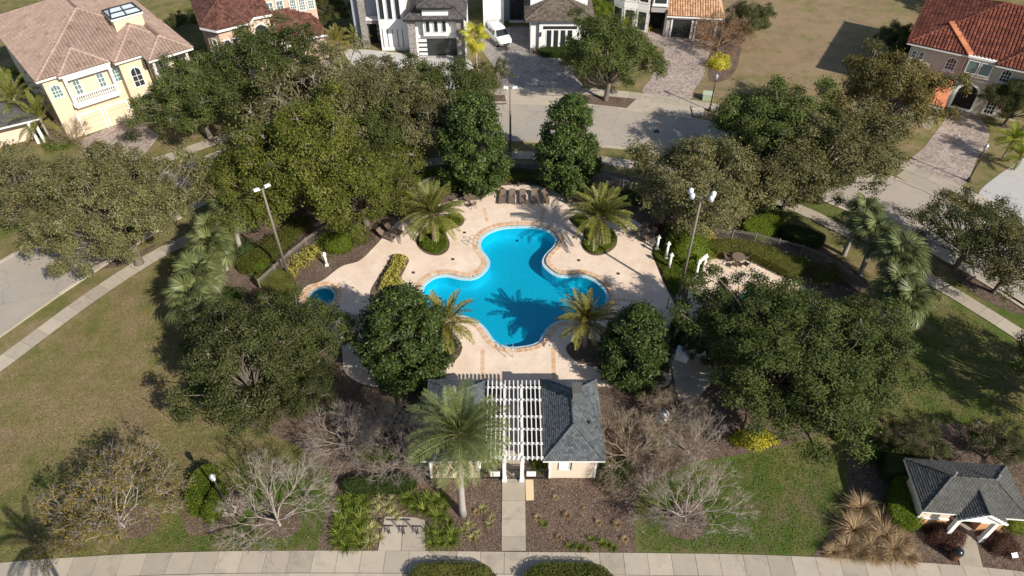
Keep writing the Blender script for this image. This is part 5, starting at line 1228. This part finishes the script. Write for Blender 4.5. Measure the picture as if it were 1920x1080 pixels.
for s in (-1, 1):
    lf = MB().box(s*.39-.36,s*.39+.36,-.02,.02,1.24,1.29).box(s*.39-.36,s*.39+.36,-.02,.02,.1,.15).box(s*.39-.37,s*.39-.33,-.02,.02,.1,1.29).box(s*.39+.33,s*.39+.37,-.02,.02,.1,1.29).build('leaf', M['dark'], g)
    pk = MB().box(-.009,.009,-.009,.009,.15,1.24).mesh('picket', M['dark'])
    for i in range(1, 7): link('picket', pk, lf, (s*.39-.33+.66*i/7, 0, 0))
MB().box(-.06,.06,-.07,-.02,.65,.85).build('latch', M['galv'], g)
for x, lab in ((-1.15,'white sign board on the railing left of the gate'),(1.32,'white sign board on the railing right of the gate')):
    s = thing('sign_board', lab, 'sign', (x, 26.36, .55), 0, 'white sign boards at the gate')
    MB().box(-.32,.32,-.015,.015,0,.62).build('panel', M['trim'], s); MB().box(-.34,.34,-.02,-.012,.62,.65).build('edge', M['galv'], s)

# --- mail pavilion
h = thing('mail_pavilion', 'small peach and cream pavilion with grey hipped roof and porch', 'pavilion', (29.05, 24.0, 0), R_(-5))
walls(h, [(-2.65,-.75,-1.25,1.35,0,1.1),(1.35,2.75,-1.25,1.35,0,1.1),(-.75,1.35,.2,1.35,0,1.1)], 'peach', 'plinth')
walls(h, [(-2.62,-.78,-1.22,1.32,1.1,2.75),(1.38,2.72,-1.22,1.32,1.1,2.75),(-.78,1.38,.23,1.32,1.1,2.75)], 'cream')
MB().box(-2.7,-.72,-1.29,-1.2,1.06,1.2).box(1.32,2.8,-1.29,-1.2,1.06,1.2).build('string_course', M['trim'], h)
roof(h, [(-3.2,3.25,-1.85,1.95,2.95,.62)], 'shingle_grey', 'flat', .22, .15, cap_r=.07, fascia=.2)
gx_ = .3
roof(h, [], 'shingle_grey', 'flat', .22, .15, faces=[[(gx_-1.45,-2.25,2.85),(gx_,-2.25,3.75),(gx_,-.3,3.75),(gx_-1.45,-1.0,2.85)],[(gx_,-2.25,3.75),(gx_+1.45,-2.25,2.85),(gx_+1.45,-1.0,2.85),(gx_,-.3,3.75)]], caps=[((gx_,-2.25,3.75),(gx_,-.4,3.75))], cap_r=.07)
MB().add([(gx_-1.3,-2.1,2.80),(gx_+1.3,-2.1,2.80),(gx_,-2.1,3.66),(gx_-1.3,-2.0,2.80),(gx_+1.3,-2.0,2.80),(gx_,-2.0,3.66)], [(0,1,2),(5,4,3),(0,3,4,1),(1,4,5,2),(2,5,3,0)]).build('pediment', M['trim'], h)
fb = MB().bar((gx_-1.5,-2.22,2.74),(gx_+.0,-2.22,3.66),.12,.16).bar((gx_+1.5,-2.22,2.74),(gx_,-2.22,3.66),.12,.16).box(gx_-1.3,gx_+1.3,-2.12,-1.2,2.6,2.8); fb.build('porch_beam', M['trim'], h)
for x in (gx_-1.15, gx_+1.15): MB().box(x-.13,x+.13,-2.05,-1.79,.12,2.6).box(x-.18,x+.18,-2.1,-1.74,.05,.3).build('column', M['trim'], h)
for x in (-1.25, 1.35): MB().tube([(x,.05,3.9),(x+.05,.05,4.62)], .07, 10).build('vent_pipe', M['galv'], h)
MB().box(-1.35,-1.15,-1.34,-1.22,2.2,2.45).build('wall_lantern', M['dark'], h)
struct('walkway', MB().sheet([GP([(1786,1000),(1800,1061),(1842,1064),(1826,1000),(1838,985),(1780,980)])], .06, 0), M['walk'])
r = thing('litter_bin', 'round litter bin with black dome lid before the pavilion', 'litter bin', G(1786,1046), 0)
MB().lathe([(.26,0),(.30,.1),(.30,.75),(.27,.8)], 16).build('body', m_plain('red_brown_bin', (.14,.055,.035), .6), r, True); MB().lathe([(.33,.78),(.34,.86),(.28,1.02),(.14,1.12),(.02,1.14)], 18).build('lid', m_plain('black_gloss', (.012,.014,.016), .25, spec=.5, bump=0), r, True)
for x, y, lab in ((1655,1030,'white plant tag sign among the dry grasses'),(1895,1048,'white plant tag sign right of the pavilion walkway')):
    s = thing('tag_sign', lab, 'sign', G(x, y), R_(8), 'small white tag signs'); MB().box(-.02,.02,-.02,.02,0,.5).build('stake', M['dark'], s); MB().add([(-.2,-.14,.48),(.2,-.14,.48),(.2,.12,.62),(-.2,.12,.62),(-.2,-.14,.45),(.2,-.14,.45),(.2,.12,.59),(-.2,.12,.59)], [(0,1,2,3),(7,6,5,4),(0,4,5,1),(1,5,6,2),(2,6,7,3),(3,7,4,0)]).build('plate', M['trim'], s)

# ================================================================ FENCES, LAMPS, FURNITURE
def fence(pts, label, h=1.35):
    P = resample(catmull(GP(pts), 6), 2.1); c = P[0].copy(); f = thing('metal_fence', label, 'fence', c, 0, 'black picket fences round the pool'); rails = MB(); pk = MB()
    for i, p in enumerate(P):
        q = p - c; MB().box(q.x-.035,q.x+.035,q.y-.035,q.y+.035,0,h+.1).build('post', M['fencemetal'], f)
        if i < len(P)-1:
            e = P[i+1]-c
            for z in (.15, h-.22, h-.05): rails.bar(q + Vector((0,0,z)), e + Vector((0,0,z)), .035, .04)
            for k in range(1, 17): t = q + (e-q)*k/17; pk.box(t.x-.01,t.x+.01,t.y-.01,t.y+.01,.1,h)
    rails.build('rails', M['fencemetal'], f); pk.build('pickets', M['fencemetal'], f)['kind'] = 'stuff'
fence([(490,545),(560,482),(615,441),(680,408),(745,382),(815,350),(870,336)], 'dark metal picket fence along the left side of the pool')
fence([(870,334),(920,325),(960,322),(1010,323),(1060,330)], 'dark metal picket fence behind the row of loungers')
fence([(1060,330),(1130,345),(1220,375),(1290,412),(1348,446),(1400,455),(1450,468),(1525,490),(1590,530),(1640,590)], 'dark metal picket fence along the right side of the pool')
fence([(1250,580),(1275,575),(1290,578)], 'short dark gate fence beside the right pole lamp')
fence([(1262,640),(1300,600),(1320,590)], 'short fence between the deck and the pump yard')

def tall_lamp(px, py, hgt, label, heads, rz=0):
    r = thing('pole_lamp', label, 'lamp', G(px, py), rz, 'tall pole lamps round the pool')
    MB().box(-.22,.22,-.22,.22,0,.3).build('base', M['kerb'], r); MB().tube([(0,0,.25),(0,0,hgt)], [.13,.085], 12).build('pole', M['polegrey'], r, True)
    if heads == 'quad':
        for s in (-1, 1):
            MB().bar((0,0,hgt-.1),(s*.75,0,hgt+.05),.07,.07).build('arm', M['polegrey'], r)
            for k, (dx, dy) in enumerate(((.85,.30),(.72,-.32))):
                o = MB().lathe([(.08,-.28),(.19,-.24),(.20,.10),(.15,.20),(.04,.24)], 14).build('lamp_head', M['lampwhite'], r, True, (s*dx, dy, hgt+.2), (R_(8*(1 if k else -1)), 0, 0))
                MB().tube([(0,0,-.36),(-s*.1,-dy*.6,-.40)], .04, 6).build('bracket', M['polegrey'], o)
    else:
        MB().bar((-.55,0,hgt-.03),(.55,0,hgt-.03),.07,.07).build('arm', M['polegrey'], r)
        for s in (-1, 1):
            MB().add([(s*.20,-.16,hgt+.0),(s*.72,-.16,hgt+.05),(s*.72,.16,hgt+.05),(s*.20,.16,hgt),(s*.24,-.13,hgt+.15),(s*.68,-.13,hgt+.17),(s*.68,.13,hgt+.17),(s*.24,.13,hgt+.15)],
                [(3,2,1,0),(4,5,6,7),(0,1,5,4),(1,2,6,5),(2,3,7,6),(3,0,4,7)]).build('lamp_head', M['lampwhite'], r)
tall_lamp(541, 520, 9.8, 'tall pole lamp with two square heads by the left fence', 'twin', R_(38))
tall_lamp(957, 290, 8.0, 'tall pole lamp with two flat heads behind the pool', 'twin', 0)
tall_lamp(1272, 560, 11.0, 'tall pole lamp with four round heads right of the deck', 'quad', R_(-14))
def lantern(px, py, hgt, label):
    r = thing('street_lantern', label, 'street lamp', G(px, py), 0, 'street lanterns')
    MB().lathe([(.24,0),(.22,.15),(.12,.5),(.08,.7)], 12).build('base', M['dark'], r, True); MB().tube([(0,0,.6),(0,0,hgt-.6)], [.08,.06], 10).build('post', M['dark'], r, True)
    hd = MB().lathe([(.07,hgt-.62),(.13,hgt-.55),(.18,hgt-.2),(.14,hgt-.12)], 10).build('lantern', M['lampwhite'], r); MB().lathe([(.21,hgt-.2),(.15,hgt-.08),(.06,hgt),(.02,hgt+.1)], 10).build('lantern_cap', M['galv'], hd)
    cg = MB()
    for k in range(5): a = k*1.2566; cg.bar((.135*math.cos(a),.135*math.sin(a),hgt-.55),(.19*math.cos(a),.19*math.sin(a),hgt-.2),.03,.03)
    cg.build('cage', M['dark'], hd)
    return r
lantern(1330, 208, 4.7, 'street lantern at the end of the red paver driveway')
r = lantern(433, 958, 4.5, 'street lantern on the lawn by the curved hedges')
MB().box(-.5,.35,-.4,.35,0,.05).build('footing', M['kerb'], r)
lantern(1815, 340, 4.5, 'street lantern beside the right edge driveway')

# white garden posts round the tall shrub
def post(px, py, label, h=1.9, w=.26):
    r = thing('garden_post', label, 'post', G(px, py), R_(20), 'white posts beside the deck')
    MB().box(-w*.6,w*.6,-w*.6,w*.6,0,.25).build('plinth', M['trim'], r); MB().lathe([(w*.42,.25),(w*.46,.8),(w*.40,h-.2)], 12).build('shaft', M['trim'], r, True); MB().box(-w*.6,w*.6,-w*.6,w*.6,h-.2,h-.08).lathe([(w*.5,h-.08),(w*.42,h+.04),(.03,h+.14)], 12).build('cap', M['trim'], r)
for x, y, h_, lab in [(613,498,1.5,'single white post on the grass by the yellow crotons'),(1231,469,1.7,'white post nearest the right loungers'),(1248,486,2.0,'white post in the shade left of the tall shrub'),(1254,504,1.8,'white post at the deck edge before the tall shrub'),
                 (1304,520,1.9,'white post facing the table terrace, left of its twin'),(1318,506,1.8,'white post facing the table terrace, right of its twin')]: post(x, y, lab, h_)
r = thing('garden_beam', 'leaning white plank between the two terrace posts', 'beam', G(1310,514)); MB().bar((-.35,-.2,1.55),(.45,.5,1.75),.16,.3).build('plank', M['trim'], r); MB().bar((-.3,-.15,0),(-.2,-.1,1.5),.08,.08).build('prop', M['trim'], r)

# furniture
def lounger(p, rz, label, back=.75, group='sun loungers on the pool deck'):
    r = thing('sun_lounger', label, 'sun lounger', p, rz, group); w = .32
    fr = MB().bar((-w,-.95,.3),(-w,.3,.3),.04,.05).bar((w,-.95,.3),(w,.3,.3),.04,.05).bar((-w,-.95,.3),(w,-.95,.3),.04,.05); fr.build('frame', M['brownmetal'], r)
    MB().box(-w+.02,w-.02,-.94,.3,.31,.335).build('seat', M['sling'], r)
    ang = back; e = Vector((0, .3+.75*math.cos(ang), .32+.75*math.sin(ang)))
    MB().add([(-w+.02,.3,.32),(w-.02,.3,.32),(w-.02,e.y,e.z),(-w+.02,e.y,e.z),(-w+.02,.32,.29),(w-.02,.32,.29),(w-.02,e.y+.02,e.z-.03),(-w+.02,e.y+.02,e.z-.03)], [(0,1,2,3),(7,6,5,4),(0,4,5,1),(2,6,7,3),(1,5,6,2),(3,7,4,0)]).build('backrest', M['sling'], r)
    for x in (-w, w):
        for y in (-.8, .25): MB().bar((x,y,0),(x,y,.3),.04,.04).build('leg', M['brownmetal'], r)
    MB().bar((-w,.3,.5),(-w,-.15,.5),.035,.05).bar((w,.3,.5),(w,-.15,.5),.035,.05).bar((-w,-.15,.3),(-w,-.15,.5),.03,.03).bar((w,-.15,.3),(w,-.15,.5),.03,.03).build('armrest', M['brownmetal'], r)
for i, x in enumerate((942,960,980,1002,1022)):
    lounger(G(x, 374, .08), R_(2*(i-2)), ['leftmost','second from left','middle','second from right','rightmost'][i] + ' brown sun lounger of the back row', .5)
for x, y, a, lab in ((738,436,-62,'brown lounger chair nearer the left date palm'),(724,446,-62,'brown lounger chair nearer the rounded green shrub'),(1200,436,50,'brown lounger left of the right lounger pair'),(1216,446,50,'brown lounger at the deck edge of the right pair')):
    lounger(G(x, y, .08), R_(-a if x < 960 else -a) if x > 960 else R_(62), lab, .8)
def chair(p, rz, label, group):
    r = thing('patio_chair', label, 'chair', p, rz, group); w = .26
    MB().box(-w,w,-.25,.25,.40,.43).build('seat', M['sling'], r); MB().add([(-w,.24,.42),(w,.24,.42),(w,.40,.92),(-w,.40,.92),(-w,.27,.42),(w,.27,.42),(w,.43,.92),(-w,.43,.92)], [(0,1,2,3),(7,6,5,4),(0,4,5,1),(2,6,7,3),(1,5,6,2),(3,7,4,0)]).build('backrest', M['sling'], r)
    for x in (-w, w):
        MB().bar((x,-.24,0),(x,-.24,.62),.035,.035).build('leg', M['brownmetal'], r); MB().bar((x,.28,0),(x,.24,.62),.035,.035).build('leg', M['brownmetal'], r); MB().bar((x,-.26,.62),(x,.30,.64),.04,.035).build('armrest', M['brownmetal'], r)
def dining(px, py, where, n=4, a0=.4):
    c = G(px, py, .08); r = thing('patio_table', 'round dark patio table ' + where, 'table', c, 0, 'patio tables')
    MB().lathe([(.60,.70),(.61,.73),(.60,.745)], 24).build('table_top', M['sling'], r); MB().tube([(0,0,0),(0,0,.7)], .05, 10).build('pedestal', M['brownmetal'], r)
    ft = MB()
    for k in range(4): ft.bar((0,0,.06),(.38*math.cos(k*1.571+.4),.38*math.sin(k*1.571+.4),.03),.05,.04)
    ft.build('foot', M['brownmetal'], r)
    for k in range(n):
        a = a0 + 2*math.pi*k/n; chair(c + Vector((math.cos(a)*.88, math.sin(a)*.88, 0)), a - math.pi/2, 'brown patio chair at the table ' + where, 'patio chairs at the table ' + where)
dining(881, 380, 'left of the sun loungers'); dining(1084, 378, 'under the right magnolia'); dining(1382, 492, 'on the right terrace', 5)
def handrail(px, py, rz, label):
    r = thing('pool_handrail', label, 'handrail', G(px, py, .08), rz, 'pool handrails')
    for s in (-.28, .28): MB().tube([(s,-.55,-.9),(s,-.5,.25),(s,-.42,.72),(s,-.2,.86),(s,.15,.84),(s,.38,.6),(s,.42,0)], .025, 8, True).build('rail', M['galv'], r, True)
    MB().bar((-.28,-.52,-.35),(.28,-.52,-.35),.12,.03).bar((-.28,-.53,-.65),(.28,-.53,-.65),.12,.03).build('step', M['galv'], r)
handrail(886, 458, R_(75), 'pool handrail on the left of the upper lobe'); handrail(1054, 442, R_(-62), 'pool handrail on the right of the upper lobe'); handrail(955, 662, R_(178), 'pool handrail at the bottom pool edge'); handrail(1150, 568, R_(-95), 'pool handrail at the right pool edge')
for i, (x, y) in enumerate([(730,1000),(757,1001),(783,1001)]):
    r = thing('bicycle_rack', ['left','middle','right'][i] + ' black bicycle rack post on the concrete pad', 'bicycle rack', G(x, y, .07), 0, 'bicycle racks')
    for s in (-.06, .06): MB().tube([(s,0,0),(s*.9,.02,.95)], .028, 8).build('post', M['dark'], r)
    MB().bar((-.34,.05,.95),(.34,.05,.95),.07,.07).build('crossbar', M['dark'], r); MB().bar((0,-.28,.35),(0,.28,.35),.03,.04).build('loop', M['dark'], r)

# pump yard
struct('pump_yard_slab', MB().sheet([GP([(1256,668),(1300,650),(1345,700),(1300,760),(1270,750)])], .05, 0), M['walk'])
r = thing('filter_tank', 'tan pool filter tank in the pump yard', 'tank', G(1289,664,.05)); MB().lathe([(.3,0),(.34,.15),(.34,.9),(.24,1.1),(.08,1.18)], 16).build('tank', M['cream'], r, True); MB().lathe([(.1,1.16),(.1,1.3)], 10).build('valve', M['dark'], r)
r = thing('equipment_box', 'white equipment box beside the filter tank', 'box', G(1278,672,.05), R_(-25)); MB().box(-.5,.5,-.35,.35,0,.9).build('cabinet', M['trim'], r); MB().box(-.54,.54,-.39,.39,.9,.96).build('lid', M['white'], r)
r = thing('filter_tank', 'white domed tank among the bare trees', 'tank', G(1240,788)); MB().lathe([(.5,0),(.52,.5),(.45,.85),(.25,1.05),(.03,1.1)], 18).build('tank', M['trim'], r, True); MB().lathe([(.09,1.05),(.09,1.2)], 10).build('valve', M['galv'], r)
f = thing('white_fence', 'short white slatted fence behind the pump yard', 'fence', G(1298,664), R_(-25))
for i in range(9): MB().box(i*.16,i*.16+.11,-.02,.02,.05,1.5).build('slat', M['trim'], f)
MB().box(-.02,1.42,.02,.06,.4,.48).box(-.02,1.42,.02,.06,1.2,1.28).build('rail', M['trim'], f)
# street objects
r = thing('utility_box', 'pale green utility box by the driveway lantern', 'utility box', G(1326,186), R_(-12)); MB().box(-.6,.6,-.5,.5,0,.75).build('cabinet', m_plain('pale_green_paint', (.36,.42,.29), .5), r); MB().box(-.64,.64,-.54,.54,.75,.85).build('lid', m_plain('pale_green_lid', (.42,.47,.34), .5), r)
r = thing('recycling_bin', 'small blue bin at the end of the left road', 'bin', G(87,432), R_(30)); MB().box(-.3,.3,-.3,.3,.05,.9).build('body', m_plain('blue_plastic', (.02,.07,.30), .4, bump=0), r); MB().box(-.33,.33,-.33,.33,.9,.97).build('lid', m_plain('dark_blue_plastic', (.015,.05,.2), .4, bump=0), r)

# van
def van():
    A, B = G(919, 61), G(951, 92); c = (A+B)/2; d = B-A; r = thing('white_van', 'white minivan parked on the grey paver driveway', 'van', (c.x, c.y, .035), math.atan2(d.y, d.x), scale=1.12)
    L = 4.7
    prof = [(-2.35,.45,1.05,.86),(-2.30,.32,1.60,.90),(-2.1,.30,1.78,.92),(-1.0,.28,1.84,.93),(.3,.28,1.80,.93),(.75,.28,1.66,.92),(1.35,.28,1.12,.91),(1.9,.30,.98,.86),(2.25,.34,.82,.74),(2.36,.42,.66,.62)]
    vs = []; fs = []; k = 10
    for x, z0, z1, w in prof:
        belt = min(1.0, z1-.06); top = w*(.80 if z1 > 1.3 else .93)
        vs += [(x,-w*.9,z0),(x,-w,z0+.18),(x,-w,belt-.1),(x,-w*.97,belt),(x,-top,z1-.07),(x,-top*.8,z1),(x,top*.8,z1),(x,top,z1-.07),(x,w*.97,belt),(x,w,belt-.1),(x,w,z0+.18),(x,w*.9,z0)]
    k = 12
    for i in range(len(prof)-1):
        for j in range(k): fs.append((i*k+j, i*k+(j+1) % k, (i+1)*k+(j+1) % k, (i+1)*k+j))
    fs += [tuple(range(k-1,-1,-1)), tuple(range((len(prof)-1)*k, len(prof)*k))]
    paint = m_plain('white_car_paint', (.78,.78,.78), .18, .03, bump=0, spec=.6)
    MB().add(vs, fs).build('body', paint, r, True)
    MB().add([(.72,-.66,1.685),(.72,.66,1.685),(1.36,.80,1.17),(1.36,-.80,1.17)], [(3,2,1,0)]).build('windscreen', M['glass'], r)
    for s in (-1, 1):
        for x0, x1 in ((-2.05,-1.15),(-1.05,-.15),(-.05,.68)):
            q = [(x0,s*.905,1.06),(x1,s*.905,1.06),(x1-.05,s*.765,1.62),(x0+.05,s*.765,1.62)]
            MB().add(q, [(0,1,2,3) if s < 0 else (3,2,1,0)]).build('side_window', M['glass'], r)
        MB().box(.75,.9,s*.93-.02 if s < 0 else .91,s*.93+.02 if s < 0 else .95+.06,1.05,1.2).build('mirror', paint, r)
        MB().add([(1.95,s*.66,.965),(2.26,s*.52,.84),(2.26,s*.68,.78),(1.95,s*.84,.9)], [(0,1,2,3) if s > 0 else (3,2,1,0)]).build('headlight', M['lampwhite'], r)
        for x in (-1.45, 1.45):
            wl = MB().tube([(x,s*.72,.33),(x,s*.94,.33)], .33, 18).build('wheel', M['dark'], r, True); MB().tube([(x,s*.93,.33),(x,s*.96,.33)], .2, 14).build('rim', M['galv'], wl)
    MB().add([(-2.37,-.7,1.15),(-2.37,.7,1.15),(-2.31,.66,1.58),(-2.31,-.66,1.58)], [(3,2,1,0)]).build('rear_window', M['glass'], r)
    MB().box(2.3,2.385,-.45,.45,.46,.56).build('grille', M['dark'], r)
van()

# look-alikes in a row: say which one by its place
ORD = 'first second third fourth fifth sixth seventh eighth ninth tenth eleventh twelfth thirteenth fourteenth fifteenth sixteenth seventeenth eighteenth nineteenth twentieth'.split()
ORD += ['twenty-' + q for q in ORD[:9]]
by = {}
for o in SC.objects:
    if o.parent is None and o.get('label') and o.get('category'): by.setdefault(o['label'], []).append(o)
for lab, L in by.items():
    if len(L) < 2: continue
    def scr(o):
        x, y, z = o.location; d = y*math.cos(TILT) + (CAMZ-z)*math.sin(TILT); return x/d, (-y*math.sin(TILT) + (CAMZ-z)*math.cos(TILT))/d
    xs = [scr(o)[0] for o in L]; ys = [scr(o)[1] for o in L]; ax = 0 if max(xs)-min(xs) >= max(ys)-min(ys) else 1
    for i, o in enumerate(sorted(L, key=lambda q: scr(q)[ax])): o['label'] = lab + ', ' + ORD[i] + (' from the left' if ax == 0 else ' from the top')
